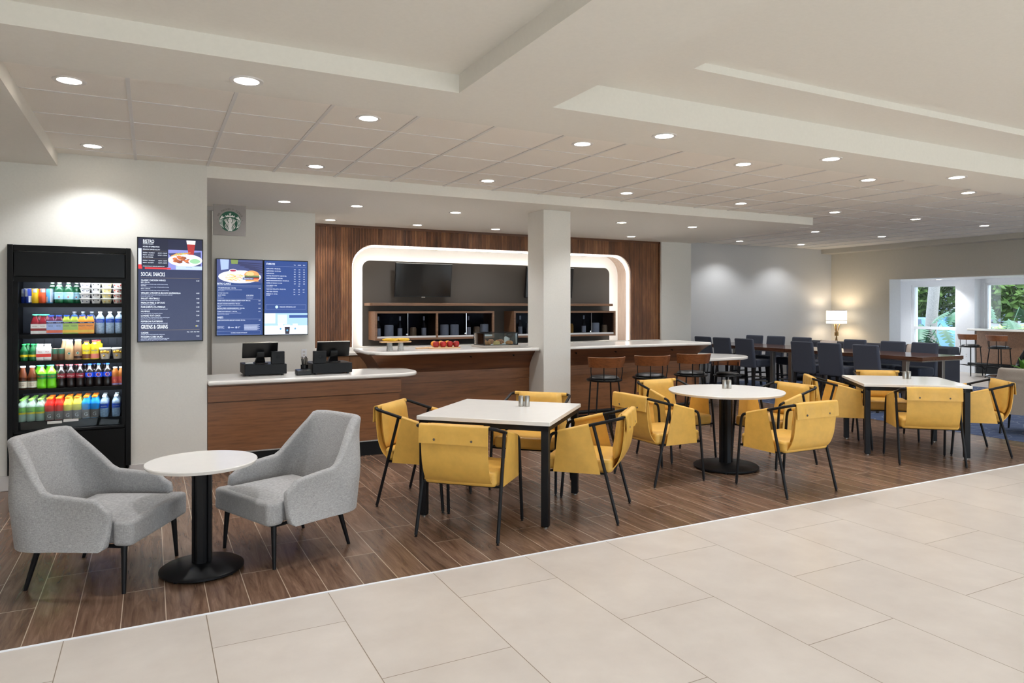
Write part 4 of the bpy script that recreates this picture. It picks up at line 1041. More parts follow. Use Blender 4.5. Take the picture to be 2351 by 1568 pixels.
for k in range(9):
    a = k*0.7; m = MB(); m.tube([(0.015*math.cos(a), 0.015*math.sin(a), 0.012), (0.034*math.cos(a), 0.034*math.sin(a), 0.16 + 0.04*rnd.random())], 0.004, 6); m.build('pen', 'bezel' if k % 4 else 'steel', t)

# ------------------------------------------------------------------ food on the bar
def ribbed_glass(x, y, label):
    m = MB(); n = 28; vs = []; prof = [(0.030, 0.0), (0.033, 0.05), (0.038, 0.10)]
    for r, z in prof:
        for k in range(n): rr = r * (1 + 0.05*(k % 2)); vs.append((rr*math.cos(2*PI*k/n), rr*math.sin(2*PI*k/n), 0.1 - z))
    fs = [(i*n+k, i*n+(k+1) % n, (i+1)*n+(k+1) % n, (i+1)*n+k) for i in range(2) for k in range(n)] + [tuple(range(n))]
    m.add(vs, fs); o = m.build('tumbler', cmat('ribbed_glass', (190, 192, 190), 0.08, alpha=0.75, var=0.3, scale=90), smooth=0); o.location = (x, y, 1.0705); tag(o, label, 'glass', 'upturned tumblers')
ribbed_glass(2.52, 8.06, 'ribbed glass tumbler upturned under the banana board, left one')
ribbed_glass(2.645, 8.03, 'ribbed glass tumbler upturned under the banana board, right one')
m = MB(); m.prism([(-0.19, -0.05), (-0.10, -0.065), (0.05, -0.06), (0.17, -0.07), (0.19, -0.02), (0.185, 0.05), (0.08, 0.07), (-0.08, 0.065), (-0.18, 0.06)], 0.0, 0.014)
o = m.build('serving_board', 'board', bevel=0.003); o.location = (2.585, 8.04, 1.171); tag(o, 'live edged serving board of bananas balanced on two tumblers', 'board')
for k, (x, y, a, z) in enumerate(((-0.085, 0.015, 10, 0), (-0.045, -0.035, -4, 0), (0.065, 0.022, 6, 0), (0.098, -0.035, -6, 0))):
    m = MB(); pts = []; rad = []
    for q in range(9):
        b = R(-52 + 104*q/8); pts.append((0.085*math.sin(b), 0.10*(1-math.cos(b)) - 0.015, 0.0185)); rad.append(0.0185*(1-0.72*abs(q/4-1)**3))
    m.tube(pts, rad, 10)
    o = m.build('banana', 'banana'); o.location = (2.585+x, 8.04+y, 1.1852); o.rotation_euler = (0, 0, R(a))
    m = MB(); m.tube([pts[-1], (pts[-1][0]+0.012, pts[-1][1]+0.008, pts[-1][2]+0.002)], 0.005, 6); m.build('stem', 'stem', o)
    tag(o, 'yellow banana on the board over the tumblers, %s from the left' % ORD[k], 'banana', 'bananas on the board')
m = MB(); m.prism(rrect(3.09, 3.51, 8.22, 8.44, 0.03, 4), 1.0705, 1.086); m.prism(rrect(2.94, 3.10, 8.30, 8.36, 0.02, 4), 1.0705, 1.085)
tag(m.build('cutting_board', 'board', bevel=0.003, smooth=30), 'wooden cutting board with a handle carrying apples and oranges', 'board')
def fruit(x, y, kind, label):
    m = MB(); r = 0.041
    if kind == 'apple':
        m.lathe([(0.012, 0.004), (0.026, 0.0), (0.038, 0.018), (0.0415, 0.042), (0.036, 0.063), (0.022, 0.074), (0.010, 0.071), (0.0001, 0.064)], 22)
        o = m.build('apple', 'apple', smooth=80); MB().tube([(0, 0, 0.064), (0.004, 0.002, 0.086)], 0.002, 6).build('stem', 'stem', o)
    else:
        m.ball((0, 0, 0.038), 0.041, 0.041, 0.038, 20, 14); o = m.build('orange', 'orange', smooth=80)
        MB().ball((0, 0, 0.0755), 0.004, 0.004, 0.002, 8, 5).build('stem', 'stem', o)
    o.location = (x, y, 1.0862); o.rotation_euler = (0, 0, x*40); tag(o, label, kind, '%ss on the cutting board' % kind)
for k, x in enumerate((3.19, 3.285, 3.375, 3.462)): fruit(x, 8.275, 'apple', 'red apple at the front of the cutting board, %s from the left' % ORD[k])
for k, x in enumerate((3.20, 3.293, 3.385)): fruit(x, 8.375, 'orange', 'orange behind the apples on the cutting board, %s from the left' % ORD[k])
t = thing('pastry_case', 'glass pastry case with black frame on a grey base by the white column', 'display case', (3.745, 8.07, 1.0705))
MB().box(0, 0.54, 0, 0.37, 0, 0.030).build('base', 'stone', t, bevel=0.006)
a0, a1, b0, b1, zt = 0.03, 0.51, 0.03, 0.34, 0.188
m = MB()
for x in (a0, a1):
    for y in (b0, b1): m.box(x-0.005, x+0.005, y-0.005, y+0.005, 0.03, zt)
for z in (0.034, zt):
    for y in (b0, b1): m.box(a0, a1, y-0.004, y+0.004, z-0.004, z+0.004)
    for x in (a0, a1): m.box(x-0.004, x+0.004, b0, b1, z-0.004, z+0.004)
m.build('frame', 'black', t)
for q in ((a0, a1, b0-0.001, b0+0.001, 0.036, zt), (a0, a1, b1-0.001, b1+0.001, 0.036, zt), (a0-0.001, a0+0.001, b0, b1, 0.036, zt), (a1-0.001, a1+0.001, b0, b1, 0.036, zt), (a0, a1, b0, b1, zt-0.001, zt+0.001)):
    MB().box(*q).build('glass_pane', 'glass', t)
MB().box(0.06, 0.48, 0.05, 0.32, 0.0305, 0.036).build('tray', 'napkin', t)
def pastry(kind, x, y, label, rz=0.0):
    m = MB(); z = 1.0705 + 0.0362
    if kind == 'muffin':
        m.lathe([(0.024, 0), (0.031, 0.032)], 18); m.lathe([(0.031, 0.030), (0.040, 0.036), (0.038, 0.050), (0.022, 0.064), (0.0001, 0.068)], 18); o = m.build('muffin', 'muffin', smooth=60)
    elif kind == 'croissant':
        pts = []; rad = []
        for q in range(13):
            b = R(-80 + 160*q/12); pts.append((0.055*math.sin(b), 0.05*math.cos(b) - 0.02, 0.026)); rad.append(0.026*(1 - 0.7*abs(q/6-1)**2.5) * (1 + 0.10*(q % 2)))
        m.tube(pts, rad, 12); o = m.build('croissant', 'pastry')
    elif kind == 'loaf':
        m.prism(rrect(-0.045, 0.045, 0.0, 0.045, (0.004, 0.004, 0.02, 0.02), 4), -0.018, 0.018, ax='y'); o = m.build('loaf_slice', 'loaf', bevel=0.004)
    else:
        m.lathe([(0.044, 0), (0.05, 0.012), (0.048, 0.03), (0.03, 0.046), (0.0001, 0.05)], 20); o = m.build('scone', 'pastry', smooth=60)
    o.location = (x, y, z); o.rotation_euler = (0, 0, rz); tag(o, label, kind if kind != 'loaf' else 'cake slice', 'pastries in the glass case')
pastry('muffin', 3.86, 8.30, 'chocolate muffin in the back left of the pastry case')
pastry('scone', 3.85, 8.17, 'pale scone in the front left of the pastry case')
pastry('muffin', 3.97, 8.31, 'muffin at the back of the pastry case, behind the cake slice')
pastry('loaf', 3.985, 8.17, 'yellow cake slice in the front middle of the pastry case', 0.3)
pastry('muffin', 4.065, 8.22, 'muffin right of the cake slice in the pastry case')
pastry('croissant', 4.11, 8.33, 'golden croissant at the back of the pastry case')
pastry('scone', 4.175, 8.18, 'large studded scone in the front right of the pastry case')
m = MB(); m.sheet(lambda u, v: (-0.04 + 0.08*u, 0.01*math.sin(u*7), 0.085*v + 0.01*math.sin(u*5)), 6, 6, 0.002)
o = m.build('paper_sheet', 'napkin'); o.location = (4.215, 8.33, 1.107); tag(o, 'white paper sheet standing at the right end of the pastry case', 'paper')
def outlet(x, y, z, rz, label):
    o = MB().box(-0.035, 0.035, -0.006, 0, -0.057, 0.057).build('wall_outlet', 'white', bevel=0.003); o.location = (x, y, z); o.rotation_euler = (0, 0, rz)
    for q in (-0.022, 0.022): MB().box(-0.014, 0.014, -0.008, -0.006, q-0.012, q+0.012).build('socket', 'base', o)
    tag(o, label, 'outlet')
outlet(1.80, 9.4995, 0.98, 0, 'small white wall outlet behind the right till')
outlet(17.8495, 10.22, 0.42, R(-90), 'white wall outlet low on the white pier between the windows')
# ------------------------------------------------------------------ drinks cooler
t = thing('drinks_cooler', 'tall black open drinks cooler recessed in the left wall', 'cooler', (0, 0, 0))
cx0, cx1 = -1.055, -0.205; CYF = 7.345; SH = [1.62, 1.342, 1.106, 0.858]; DK = 0.574
m = MB(); m.box(-1.085, -1.072, CYF, 8.2, 0.11, 2.07); m.box(-0.188, -0.175, CYF, 8.2, 0.11, 2.07); m.box(cx0, cx1, 8.0, 8.2, 0.11, 2.07); m.box(cx0, cx1, CYF+0.05, 8.2, 1.85, 2.07); m.box(cx0, cx1, CYF+0.03, 8.2, 0.11, 0.50)
m.build('cabinet', 'cooler', t)
m = MB(); m.box(-1.096, cx0, 7.335, 7.375, 0.135, 2.127); m.box(cx1, -0.163, 7.335, 7.375, 0.135, 2.127); m.box(cx0, cx1, 7.352, 7.375, 2.075, 2.127); m.build('trim_frame', 'cooler', t, bevel=0.003)
MB().box(cx0+0.005, cx1-0.005, CYF-0.010, CYF+0.02, 1.852, 2.070).build('header_panel', 'blackg', t, bevel=0.004)
MB().box(cx0+0.005, cx1-0.005, CYF-0.004, CYF+0.02, 1.805, 1.853).build('header_rail', 'cooler', t)
MB().box(cx0, cx0+0.035, CYF, 7.38, 0.50, 1.81).build('inner_post', 'cooler', t); MB().box(cx1-0.03, cx1+0.005, CYF, 7.38, 0.50, 1.81).build('inner_post', 'cooler', t)
MB().box(cx0+0.005, cx1-0.005, CYF-0.008, CYF+0.02, 0.115, 0.478).build('lower_panel', 'cooler', t, bevel=0.004)
MB().box(cx0+0.005, cx1-0.005, CYF-0.016, CYF+0.03, 0.486, 0.512).build('bumper', 'blackg', t, bevel=0.006)
MB().box(cx0+0.03, cx1-0.03, CYF+0.06, 8.1, 0.0, 0.11).build('plinth', 'blackm', t)
m = MB(); m.box(-1.07, -0.19, 7.986, 8.0, 0.5, 1.85)
m.build('back_panel', 'coolback', t)
m = MB()
for k in range(10):
    for z in (1.72, 1.47, 1.22, 0.97, 0.74): m.box(cx0+0.08+0.075*k, cx0+0.084+0.075*k, 7.983, 7.986, z, z+0.06)
m.build('slots', 'blackm', t)
for i, z in enumerate(SH):
    s = MB().box(-1.07, -0.19, 7.45, 7.985, z-0.020, z).build('shelf', 'cooler', t, bevel=0.002)
    MB().box(-1.07, -0.19, 7.440, 7.450, z-0.034, z+0.001).build('shelf_lip', 'cooler', s)
    MB().box(cx0+0.03, cx1-0.03, 7.452, 7.462, z-0.028, z-0.021).build('led_bar', 'ledcool', s)
MB().box(cx0+0.05, cx1-0.05, 7.40, 7.41, 1.840, 1.849).build('led_bar', 'ledcool', t)
m = MB(); m.box(-1.07, -0.19, 7.44, 7.985, 0.50, DK); m.build('deck', 'cooler', t)
MB().box(cx0+0.05, cx1-0.05, 7.372, 7.376, 0.515, 0.715).build('glass_guard', 'glass', t)
for k in (0, 1):
    x0, x1, z0 = ((-0.81, -0.70, 0.556), (-0.69, -0.575, 0.566))[k]
    MB().box(x0, x1, 7.366, 7.370, z0, z0+0.022).build('price_strip', 'napkin', t)

# ------------------------------------------------------------------ drinks
def ringtext(mb, st, r, z, size, mat, xs=1.0, y0=0):
    vs, fs = text_mesh(st, 'CENTER')
    return mb.add([((r)*math.sin(v[0]*size*xs/r), -(r)*math.cos(v[0]*size*xs/r), z + v[1]*size) for v in vs], fs, mat)
def bottle_proto(name, h, r, body, cap, neck=0.012, shoulder=0.62, waist=0.0, lab=None, txt=None, capr=0.016, square=False, rough=0.15, capname='cap'):
    """lab = (z0, z1, material, band material or None), txt = [(string, z, size, material, xscale)]"""
    m = MB(); hs = h*shoulder; n = 20
    prof = [(r*0.86, 0), (r, h*0.03), (r*(1-waist*0.4), h*0.14), (r*(1-waist), h*0.30), (r*(1-waist*0.3), h*0.42), (r, h*0.50), (r, hs)]
    for q in range(1, 6):
        a = q/5; prof.append((neck + (r-neck)*(math.cos(a*PI)*0.5+0.5), hs + (h*0.93-hs)*a))
    prof.append((neck, h*0.955))
    if square:
        vs = []; fs = []
        outl = rrect(-1, 1, -1, 1, 0.45, 3); n = len(outl)
        for rr, z in prof: vs += [(x*rr, y*rr, z) for x, y in outl]
        fs = [(i*n+k, i*n+(k+1) % n, (i+1)*n+(k+1) % n, (i+1)*n+k) for i in range(len(prof)-1) for k in range(n)] + [tuple(reversed(range(n)))]
        m.add(vs, fs)
    else: m.lathe(prof, n)
    o = m.build(name, body, smooth=50)
    c = MB(); c.lathe([(capr*0.95, h*0.93), (capr, h*0.935), (capr, h*0.992), (capr*0.9, h), (0.0001, h)], 16); c.build(capname, cap, o)
    if lab:
        l = MB(); mats = [lab[2]]; rl = r*1.012 if not square else r
        if square: l.rect(-r*0.93, r*0.93, h*lab[0], h*lab[1], y=-r*1.012)
        else: l.lathe([(rl, h*lab[0]), (rl, h*lab[1])], 20, cap=False)
        for (z0, z1, mm) in (lab[3] if len(lab) > 3 else ()):
            mats.append(mm)
            if square: l.rect(-r*0.93, r*0.93, h*z0, h*z1, y=-r*1.02, mat=len(mats)-1)
            else: l.lathe([(rl*1.008, h*z0), (rl*1.008, h*z1)], 20, cap=False, mat=len(mats)-1)
        lo_ = l.build('label', mats, o)
        for (st, z, size, mm, xs) in (txt or ()):
            q = MB()
            if st in ('disc', 'disc2'):
                a = size
                vs = [(rl*1.02*math.sin(a*math.cos(2*PI*k/20)/rl), -rl*1.02*math.cos(a*math.cos(2*PI*k/20)/rl), h*z + a*math.sin(2*PI*k/20)) for k in range(20)]
                q.add(vs, [tuple(range(20))]); q.build('emblem', mm, lo_)
            else:
                if square: q.text(st, 0, h*z, size, y=-r*1.03, xs=xs, align='CENTER')
                else: ringtext(q, st, rl*1.03, h*z, size, 0, xs)
                q.build('lettering', mm, lo_)
    return o
W_ = cmat('label_white', (226, 224, 220), 0.6); capw = cmat('cap_white', (236, 240, 244), 0.4); clearb = 'clearplastic'
def cc(n, c, **k): return cmat(n, c, 0.3, **k)
P = {}
# cans
def can_proto(name, h, r, body, extra):
    m = MB(); m.lathe([(r*0.85, 0), (r, 0.008), (r, h-0.012), (r*0.86, h-0.002)], 20, cap=False); m.lathe([(r*0.85, 0), (0.0001, 0)], 20, cap=False)
    o = m.build(name, body, smooth=40)
    MB().lathe([(r*0.88, h-0.003), (r*0.86, h), (r*0.8, h-0.003), (0.0001, h-0.003)], 20, cap=False).build('lid', 'steel', o)
    q = MB()
    for (a0, a1, z0, z1) in extra[1]:
        q.lathe([(r*1.01, h*z0), (r*1.01, h*z1)], 8, a0=R(a0), a1=R(a1), cap=False)
    q.build('label', extra[0], o); return o
red_ = cc('print_red', (200, 48, 40)); silv = cc('can_silver', (196, 200, 208), metal=0.5)
P['can_blue'] = can_proto('drink_can', 0.132, 0.029, cc('can_blue', (36, 60, 150)), (silv, [(200, 262, 0.45, 0.96), (278, 350, 0.06, 0.5)]))
P['can_yellow'] = can_proto('drink_can', 0.132, 0.029, cc('can_yellow', (232, 186, 36)), (silv, [(240, 300, 0.72, 0.95)]))
P['can_red'] = can_proto('drink_can', 0.132, 0.029, cc('can_red', (222, 92, 52)), (silv, [(240, 320, 0.74, 0.95)]))
P['can_sky'] = can_proto('drink_can', 0.132, 0.029, cc('can_sky', (92, 172, 226)), (silv, [(200, 250, 0.06, 0.45), (285, 340, 0.06, 0.95)]))
P['can_coffee'] = can_proto('drink_can', 0.108, 0.030, cc('can_brown', (110, 74, 56)), (cc('can_green', (40, 116, 92)), [(180, 360, 0.55, 0.94)]))
# bottles
gg = cc('glass_green', (24, 92, 58), spec=0.7); lbl = cc('label_sky', (178, 220, 238))
P['sparkling'] = bottle_proto('sparkling_bottle', 0.205, 0.0385, gg, capw, 0.013, 0.55, lab=(0.18, 0.50, lbl), txt=[('S.PELLEGRINO', 0.40, 0.0085, cc('ink_navy', (40, 60, 110)), 0.95), ('disc', 0.28, 0.006, red_, 1)], capr=0.017)
q = MB(); q.lathe([(0.0155, 0.178), (0.0158, 0.192)], 14, cap=False); q.lathe([(0.0265, 0.153), (0.019, 0.167)], 10, a0=R(215), a1=R(325), cap=False); q.build('neck_label', W_, P['sparkling'])
pom = cc('juice_pomegranate', (122, 20, 34)); tealcap = cc('cap_teal', (88, 190, 160))
P['pom'] = bottle_proto('juice_bottle', 0.180, 0.033, pom, tealcap, 0.015, 0.5, square=True, lab=(0.03, 0.52, W_, [(0.18, 0.30, cc('print_dark_red', (140, 36, 36)))]), txt=[('POM', 0.38, 0.014, cc('print_dark_red', (140, 36, 36)), 1.2)], capr=0.024)
MB().lathe([(0.0168, 0.142), (0.0168, 0.166)], 14, cap=False).build('neck_label', cc('neck_green', (72, 104, 80)), P['pom'])
bcap = cc('cap_blue', (52, 92, 220)); navk = cc('label_navy', (44, 46, 90))
def naked(key, body, lab, word, blob):
    P[key] = bottle_proto('smoothie_bottle', 0.172, 0.0345, body, bcap, 0.02, 0.68, square=True, lab=(0.03, 0.70, lab, [(0.56, 0.64, navk), (0.07, 0.22, blob)]), txt=[('Naked', 0.575, 0.013, W_, 1.0), (word, 0.40, 0.016, navk, 0.9)], capr=0.024)
naked('naked_blue', cc('juice_purple', (86, 30, 62)), cc('label_periwinkle', (150, 172, 220)), 'BLUE', cc('print_coral', (226, 110, 80)))
naked('naked_green', cc('juice_green', (150, 160, 48)), cc('label_leaf', (160, 190, 96)), 'GREEN', cc('print_amber', (236, 190, 70)))
naked('naked_orange', cc('juice_orange', (244, 150, 44)), cc('label_orange', (240, 150, 56)), 'MIGHTY', cc('print_amber', (236, 190, 70)))
wlab = cc('label_royal', (32, 78, 190)); 
P['water'] = bottle_proto('water_bottle', 0.203, 0.036, clearb, capw, 0.012, 0.70, lab=(0.50, 0.66, wlab), txt=[('AQUAFINA', 0.555, 0.012, W_, 0.95)], capr=0.0165)
P['waterlow'] = bottle_proto('water_bottle', 0.195, 0.034, clearb, capw, 0.012, 0.70, lab=(0.42, 0.62, wlab), txt=[('AQUAFINA', 0.49, 0.0115, W_, 0.95)], capr=0.0165)
grn = cc('soda_green', (34, 110, 60), alpha=0.95); gcap = cc('cap_green', (60, 186, 104))
P['ginger'] = bottle_proto('soda_bottle', 0.152, 0.031, grn, gcap, 0.012, 0.55, lab=(0.15, 0.55, cc('label_green', (38, 112, 64)), [(0.24, 0.38, cc('print_yellow', (240, 214, 40)))]), txt=[('Schweppes', 0.275, 0.0095, cc('ink_black', (30, 30, 30)), 0.95)], capr=0.0165)
P['milk'] = bottle_proto('milk_bottle', 0.150, 0.031, cc('milk_white', (232, 226, 220)), capw, 0.022, 0.72, square=True, lab=(0.22, 0.66, cc('print_scarlet', (214, 50, 40)), [(0.42, 0.66, cc('milk_white', (232, 226, 220)))]), txt=[('MILK', 0.50, 0.014, red_, 1.0)], capr=0.0255)
coffee = cc('coffee_latte', (206, 170, 124)); emb = cc('emblem_green', (40, 120, 96))
P['latte'] = bottle_proto('coffee_bottle', 0.185, 0.0375, coffee, capw, 0.024, 0.48, lab=(0.05, 0.42, cc('coffee_latte2', (196, 160, 116))), txt=[('disc', 0.33, 0.0115, W_, 1), ('disc2', 0.33, 0.0085, emb, 1)], capr=0.026)
P['mocha'] = bottle_proto('coffee_bottle', 0.185, 0.0365, cc('coffee_mocha', (172, 132, 98)), capw, 0.024, 0.48, lab=(0.05, 0.42, cc('coffee_mocha2', (166, 126, 92)), [(0.08, 0.20, cc('choco', (60, 36, 28)))]), txt=[('disc', 0.34, 0.0115, W_, 1), ('disc2', 0.34, 0.0085, emb, 1)], capr=0.026)
yel = cc('nes_yellow', (240, 216, 50))
P['choc'] = bottle_proto('flavoured_milk', 0.172, 0.036, yel, cc('cap_brown', (96, 62, 58)), 0.018, 0.70, lab=(0.03, 0.80, yel, [(0.06, 0.30, cc('choco_milk', (130, 76, 48)))]), txt=[('Nesquik', 0.45, 0.018, wlab, 0.9)], capr=0.022)
P['straw'] = bottle_proto('flavoured_milk', 0.175, 0.036, yel, cc('cap_red', (226, 70, 72)), 0.018, 0.70, lab=(0.03, 0.80, yel, [(0.06, 0.30, cc('straw_milk', (240, 140, 120)))]), txt=[('Nesquik', 0.45, 0.018, wlab, 0.9)], capr=0.022)
P['tea'] = bottle_proto('tea_bottle', 0.206, 0.037, cc('tea_brown', (96, 48, 26)), capw, 0.019, 0.42, lab=(0.05, 0.36, cc('label_tea_green', (60, 88, 76)), [(0.07, 0.33, cc('label_cream', (222, 214, 196)))]), txt=[('GOLD', 0.23, 0.016, cc('ink_gold', (150, 112, 70)), 1.0), ('PEAK', 0.15, 0.016, cc('ink_gold', (150, 112, 70)), 1.0)], capr=0.022)
P['dew'] = bottle_proto('soda_bottle', 0.210, 0.0385, cc('soda_lime', (120, 214, 40), emis=(110, 210, 30), estr=0.0), cc('cap_mint', (84, 206, 150)), 0.013, 0.62, 0.10, lab=(0.42, 0.62, cc('label_dew', (40, 120, 56))), txt=[('Mtn DEW', 0.49, 0.017, red_, 0.95)], capr=0.0175)
cola = cc('cola_dark', (24, 14, 12), spec=0.7)
P['drp'] = bottle_proto('soda_bottle', 0.210, 0.0365, cola, cc('cap_rose', (226, 96, 104)), 0.013, 0.62, 0.12, lab=(0.41, 0.61, cc('label_maroon', (122, 30, 40))), txt=[('Dr Pepper', 0.48, 0.0175, W_, 0.8)], capr=0.0165)
P['cola'] = bottle_proto('soda_bottle', 0.212, 0.037, cola, cc('cap_cobalt', (40, 96, 210)), 0.013, 0.62, 0.12, lab=(0.41, 0.61, cc('label_cobalt', (30, 70, 190))), txt=[('disc', 0.51, 0.0185, W_, 1), ('disc2', 0.51, 0.0165, red_, 1), ('PEPSI', 0.485, 0.0125, cc('ink_black', (30, 30, 30)), 1.1)], capr=0.0165)
for ch in P['cola'].children:
    if ch.name.startswith('label'):
        r_ = 0.037*1.012*1.03; h_ = 0.212*0.51; q = MB(); a = 0.0165
        pts = [(a*math.cos(R(g_)), a*math.sin(R(g_))) for g_ in range(205, 340, 9)]
        q.add([(r_*math.sin(x/r_), -r_*math.cos(x/r_), h_+z) for x, z in pts], [tuple(range(len(pts)))]); q.build('emblem', cc('label_cobalt', (30, 70, 190)), ch)
        q = MB(); pts = [(-0.0155, 0.004), (-0.0155, -0.0045), (0.0155, -0.0045), (0.0155, 0.004)]
        q.add([(r_*0.999*math.sin(x/r_), -r_*0.999*math.cos(x/r_), h_+z-0.001) for x, z in pts], [(0, 1, 2, 3)]); q.build('band', W_, ch)
P['fruit'] = bottle_proto('juice_bottle', 0.172, 0.029, cc('juice_amber', (176, 104, 44)), capw, 0.017, 0.66, lab=(0.04, 0.48, cc('label_berry', (200, 86, 76)), [(0.04, 0.12, cc('label_lilac', (150, 150, 200)))]), txt=[('disc', 0.28, 0.013, cc('print_coral', (226, 110, 80)), 1)], capr=0.020)
lcap = cc('cap_lime', (150, 210, 96))
P['lime'] = bottle_proto('lime_soda_bottle', 0.196, 0.0355, cc('clear_soda', (176, 204, 184), alpha=0.8), lcap, 0.012, 0.66, lab=(0.34, 0.64, cc('label_lime', (124, 200, 88)), [(0.34, 0.42, cc('label_sun', (236, 208, 40)))]), txt=[('STARRY', 0.43, 0.0155, cc('ink_slate', (70, 78, 110)), 0.9)], capr=0.0165)
ocap = cc('cap_orange', (250, 138, 44)); glab = cc('label_grey', (128, 120, 116))
def sport(key, c):
    P[key] = bottle_proto('sports_drink_bottle', 0.200, 0.0365, c, ocap, 0.020, 0.66, 0.05, lab=(0.02, 0.40, glab), txt=[('G', 0.12, 0.046, W_, 1.0)], capr=0.0225)
sport('sport_red', cc('sport_red', (232, 46, 36))); sport('sport_yellow', cc('sport_yellow', (240, 226, 92))); sport('sport_blue', cc('sport_blue', (36, 156, 236)))
# cups
def cup_proto(name, h, r, body, lid, blob, dots):
    m = MB(); m.lathe([(r*0.68, 0), (r*0.90, h*0.82), (r*0.92, h*0.86)], 22, cap=False); m.lathe([(r*0.68, 0), (0.0001, 0)], 22, cap=False); o = m.build(name, body, smooth=40)
    MB().lathe([(r*0.93, h*0.82), (r, h*0.84), (r, h*0.93), (r*0.9, h), (0.0001, h)], 22, cap=False).build('lid', lid, o)
    q = MB()
    for a, z, s in dots:
        q.ball((r*0.82*math.sin(R(a)), -r*0.82*math.cos(R(a)), h*z), s, s, s, 8, 6)
    q.build('fruit_print', blob, o); return o
P['yog_blue'] = cup_proto('yogurt_cup', 0.0475, 0.048, W_, W_, cc('ink_slate', (70, 78, 110)), [(-28, 0.45, 0.005), (22, 0.38, 0.005), (48, 0.5, 0.004)])
P['yog_plain'] = cup_proto('yogurt_cup', 0.0475, 0.045, W_, cc('lid_grey', (186, 186, 186)), cc('ink_black', (30, 30, 30)), [(-30, 0.6, 0.006), (30, 0.6, 0.006)])
P['yog_yellow'] = cup_proto('yogurt_cup', 0.0475, 0.050, cc('yog_cream', (240, 232, 190)), W_, cc('print_amber', (236, 190, 70)), [(-20, 0.35, 0.006), (30, 0.5, 0.006)])
P['yog_red'] = cup_proto('yogurt_cup', 0.0475, 0.049, cc('yog_pink', (236, 222, 212)), W_, red_, [(-40, 0.5, 0.006), (0, 0.3, 0.006), (35, 0.5, 0.006)])
P['parfait'] = cup_proto('parfait_cup', 0.105, 0.052, cc('parfait_white', (230, 220, 204)), cc('lid_clear', (214, 214, 212)), cc('print_amber', (236, 190, 70)), [(-35, 0.62, 0.014), (0, 0.66, 0.016), (30, 0.6, 0.014), (-10, 0.3, 0.01)])
# placing: px is the photo column of the front item, turned into an x on the shelf
TH = R(27.2583); FV = (math.sin(TH), math.cos(TH)); RV = (math.cos(TH), -math.sin(TH))
def xat(px, y):
    a = (px - 1175.5) / 1610.0
    return y * (FV[0] + a*RV[0]) / (FV[1] + a*RV[1])
def put(key, px, z, label, group, y=7.515, dz=0.0, x=None):
    o = place(P[key], (xat(px, y) if x is None else x, y, z + 0.0006 + dz), 0, label, group)
    o['category'] = {'drink_can': 'can', 'yogurt_cup': 'cup', 'parfait_cup': 'cup'}.get(o.name.split('.')[0], 'bottle'); return o
G_ = 'drinks in the cooler'
Z1, Z2, Z3, Z4, Z5 = SH[0], SH[1], SH[2], SH[3], DK
for k, px, d in (('can_blue', 65.5, 'blue and silver'), ('can_yellow', 81, 'yellow'), ('can_red', 98, 'orange red'), ('can_sky', 114, 'sky blue')):
    put(k, px, Z1, '%s slim drink can on the top cooler shelf' % d, 'cans on the top cooler shelf')
put('can_blue', 57, Z1, 'slim drink can half hidden behind the blue and silver can, top cooler shelf', 'cans on the top cooler shelf', y=7.62)
put('sparkling', 136.5, Z1, 'green sparkling water bottle with pale blue label, left front one on the top shelf', 'green bottles on the top cooler shelf')
put('sparkling', 157.5, Z1, 'green sparkling water bottle with pale blue label, right front one on the top shelf', 'green bottles on the top cooler shelf')
put('sparkling', 176, Z1, 'green sparkling water bottle in shade beside the yogurt cups, top shelf', 'green bottles on the top cooler shelf', y=7.61)
put('sparkling', 121, Z1, 'green sparkling water bottle behind the sky blue can, top shelf', 'green bottles on the top cooler shelf', y=7.64)
for key, px, d in (('yog_blue', 196, 'blue dotted white'), ('yog_plain', 220.5, 'plain white'), ('yog_yellow', 245, 'pale yellow'), ('yog_red', 271, 'red fruit')):
    for q, lv in enumerate(('bottom', 'second from the bottom', 'third from the bottom', 'topmost')):
        put(key, px, Z1, '%s yogurt cup, %s in its stack on the top shelf' % (d, lv), 'yogurt cups on the top cooler shelf', dz=q*0.0485)
def pair(key, pxs, z, desc, grp, y=7.515):
    for q, px in enumerate(pxs):
        w = ('left', 'right')[q] if len(pxs) == 2 else (('left', 'middle', 'right')[q] if len(pxs) == 3 else '')
        put(key, px, z, ('%s, %s one' % (desc, w)) if w else desc, grp, y=y)
g = 'bottles on the second cooler shelf'
pair('pom', (81, 99), Z2, 'dark red juice bottle with teal cap on the second cooler shelf', g)
for q, px in enumerate((89, 107)): put('pom', px, Z2, 'teal capped juice bottle in the back row of the second shelf, %s one' % ('left', 'right')[q], g, y=7.60)
pair('naked_blue', (117.5, 135.5), Z2, 'purple smoothie bottle with blue cap on the second cooler shelf', g)
pair('naked_green', (153, 171), Z2, 'green smoothie bottle with blue cap on the second cooler shelf', g)
pair('naked_orange', (189, 207), Z2, 'orange smoothie bottle with blue cap on the second cooler shelf', g)
pair('water', (230, 252.5, 274), Z2, 'clear water bottle with blue label on the second cooler shelf', g)
for q, px in enumerate((171, 191, 211)): put('water', px, Z2, 'water bottle whose pale cap shows behind the smoothies, %s of three' % ('left', 'middle', 'right')[q], g, y=7.78)
g = 'bottles on the third cooler shelf'
pair('ginger', (55, 76), Z3, 'green ginger ale bottle on the third cooler shelf', g)
for q, px in enumerate((64, 84)): put('ginger', px, Z3, 'green capped bottle behind the ginger ale front row, %s one' % ('left', 'right')[q], g, y=7.60)
pair('milk', (92.7, 109.5), Z3, 'white and red milk bottle on the third cooler shelf', g)
pair('can_coffee', (126, 140.5), Z3, 'short green and brown coffee can on the third cooler shelf', g)
put('latte', 159.5, Z3, 'pale latte coffee bottle on the third cooler shelf', g); put('mocha', 179.3, Z3, 'darker mocha coffee bottle on the third cooler shelf', g)
